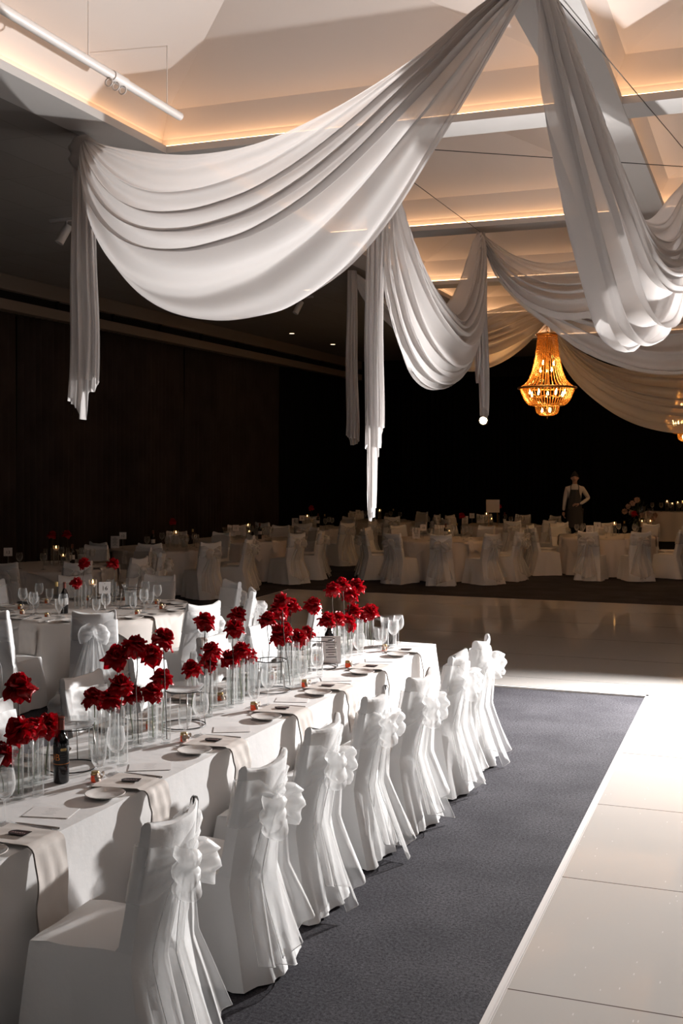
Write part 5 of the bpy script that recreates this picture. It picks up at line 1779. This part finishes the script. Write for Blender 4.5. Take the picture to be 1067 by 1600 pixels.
def waiter(loc, rz):
    root = empty('person', loc, rz); tag(root, 'waiter in white shirt and dark apron standing behind table six', 'person')
    # facing local -Y ; heights in metres
    V = [(0, 0, 0.98), (0, 0, 1.12), (0, 0.0, 1.28), (0, 0.01, 1.42), (0, 0.0, 1.50), (0, -0.01, 1.56),
         (-0.17, 0.01, 1.42), (-0.22, 0.02, 1.16), (-0.25, -0.03, 0.92), (0.17, 0.01, 1.42), (0.31, 0.05, 1.20), (0.12, -0.17, 1.08),
         (-0.09, 0, 0.92), (-0.10, -0.01, 0.52), (-0.11, 0.01, 0.09), (-0.11, -0.12, 0.04), (0.09, 0, 0.92), (0.10, -0.01, 0.52), (0.11, 0.01, 0.09), (0.11, -0.12, 0.04)]
    E_ = [(0, 1), (1, 2), (2, 3), (3, 4), (4, 5), (3, 6), (6, 7), (7, 8), (3, 9), (9, 10), (10, 11), (0, 12), (12, 13), (13, 14), (14, 15), (0, 16), (16, 17), (17, 18), (18, 19)]
    R = [(.15, .105), (.145, .10), (.16, .11), (.13, .09), .055, .052, .062, .05, .032, .062, .05, .032, .085, .06, .042, .035, .085, .06, .042, .035]
    skin_obj('body', V, E_, R, M['shirt'], root)
    # head with face
    rows = []
    for i in range(22):
        th = pi * i / 21
        row = []
        for k in range(28):
            a = 2 * pi * k / 28
            x, y, z_ = sin(th) * cos(a), sin(th) * sin(a), cos(th)
            X, Y, Z = 0.075 * x, 0.095 * y, 0.118 * z_
            if Z < 0: X *= 1 - 0.30 * (-z_) ** 1.5; Y *= 1 - 0.12 * (-z_)
            if y < -0.5:
                Y -= 0.022 * math.exp(-(x / 0.16) ** 2 - ((z_ + 0.12) / 0.16) ** 2)          # nose
                Y += 0.012 * (math.exp(-((x - 0.4) / 0.16) ** 2 - ((z_ - 0.08) / 0.12) ** 2) + math.exp(-((x + 0.4) / 0.16) ** 2 - ((z_ - 0.08) / 0.12) ** 2))
                Y -= 0.006 * math.exp(-(x / 0.3) ** 2 - ((z_ + 0.45) / 0.06) ** 2)
                Y -= 0.010 * math.exp(-(x / 0.3) ** 2 - ((z_ + 0.85) / 0.12) ** 2)
            row.append((X, Y, Z + 1.66))
        rows.append(row)
    mb = MB(); mb.grid(rows, close_v=True)
    mb.tube([(0, 0.005, 1.48), (0, 0.0, 1.60)], [0.055, 0.052], 16)
    for s in (-1, 1):
        mb.lathe([(0.0, -0.03), (0.012, -0.015), (0.016, 0.01), (0.0, 0.032)], 8, c=(s * 0.076, 0.01, 1.655))
    link('head', mb.mesh('head', M['skin']), parent=root)
    mb = MB()
    rows = [[(0.082 * sin(th) * cos(a), 0.012 + 0.10 * sin(th) * sin(a), 1.672 + 0.122 * cos(th) + (0.0 if sin(a) > -0.3 else 0.03 * (-sin(a)))) for a in [2 * pi * k / 24 for k in range(24)]] for th in [pi * 0.52 * i / 9 for i in range(10)]]
    mb.grid(rows, close_v=True); link('hair', mb.mesh('hair', M['hair']), parent=root)
    mb = MB()
    for s in (-1, 1):
        mb.obox((s * 0.03, -0.089, 1.70), (0.016, 0, 0), (0, 0.004, 0), (0, 0, 0.003))
        mb.lathe([(0, -0.006), (0.010, 0.0), (0, 0.006)], 8, c=(s * 0.03, -0.082, 1.672))
    mb.obox((0, -0.094, 1.605), (0.022, 0, 0), (0, 0.003, 0), (0, 0, 0.003))
    link('facial_features', mb.mesh('facial_features', M['hair']), parent=root)

    def hand(wr, d, palm, side):
        d, palm = Vector(d).normalized(), Vector(palm).normalized()
        sd = d.cross(palm).normalized() * side
        wr = Vector(wr)
        V, E2, R2 = [wr, wr + d * 0.04, wr + d * 0.085], [(0, 1), (1, 2)], [.026, (.036, .018), (.038, .015)]
        for k, (o_, l) in enumerate(((-0.03, 0.066), (-0.010, 0.076), (0.010, 0.072), (0.028, 0.056))):
            b = wr + d * 0.085 + sd * o_; i = len(V)
            V += [b, b + d * l * 0.45 + palm * 0.01, b + d * l * 0.8 + palm * 0.03, b + d * l * 0.9 + palm * 0.045]
            E2 += [(2, i), (i, i + 1), (i + 1, i + 2), (i + 2, i + 3)]; R2 += [.0095, .009, .0085, .007]
        i = len(V)
        V += [wr + d * 0.035 - sd * 0.035, wr + d * 0.07 - sd * 0.058 + palm * 0.01, wr + d * 0.095 - sd * 0.06 + palm * 0.02]
        E2 += [(1, i), (i, i + 1), (i + 1, i + 2)]; R2 += [.013, .010, .008]
        skin_obj('hand', V, E2, R2, M['skin'], root, 1)
    hand((-0.25, -0.035, 0.90), (0, -0.05, -1), (1, 0, 0), 1)
    hand((0.10, -0.18, 1.08), (-1, -0.15, -0.05), (0, 0.6, -0.8), -1)
    # apron: bib and skirt standing off the shirt
    mb = MB()
    rows = []
    for i in range(20):
        t = i / 19; z_ = 1.40 - 0.85 * t
        hw = 0.10 + 0.05 * min(1, t * 3) + 0.05 * max(0, t - 0.4)
        rows.append([(hw * sin(a) * 1.05, -0.02 - (0.105 + 0.03 * max(0, t - 0.4)) * cos(a) ** 0.8 - 0.012 - 0.006 * sin(9 * a + 3 * t), z_) for a in [-1.35 + 2.7 * k / 16 for k in range(17)]])
    mb.grid(rows)
    for s in (-1, 1):
        mb.tube([(s * 0.085, -0.115, 1.39), (s * 0.09, -0.085, 1.47), (s * 0.07, 0.02, 1.51), (s * 0.02, 0.09, 1.45)], 0.011, 6)
    link('apron', mb.mesh('apron', M['apron']), parent=root)
    mb = MB(); mb.tube([(-0.09, 0, 0.97), (-0.1, -0.01, 0.52), (-0.11, 0.01, 0.06)], [0.105, 0.078, 0.065], 16); mb.tube([(0.09, 0, 0.97), (0.1, -0.01, 0.52), (0.11, 0.01, 0.06)], [0.105, 0.078, 0.065], 16)
    link('trousers', mb.mesh('trousers', M['trousers']), parent=root)
    return root


p = at_D(898, 780, 25.6)
waiter((p.x, p.y, 0.25), atan2(-p.y, -p.x) + pi / 2)
# unused chair prototypes must not stay at the origin
for k, o in enumerate(protos):
    if k not in used_p:
        for ch in list(o.children_recursive): bpy.data.objects.remove(ch)
        bpy.data.objects.remove(o)
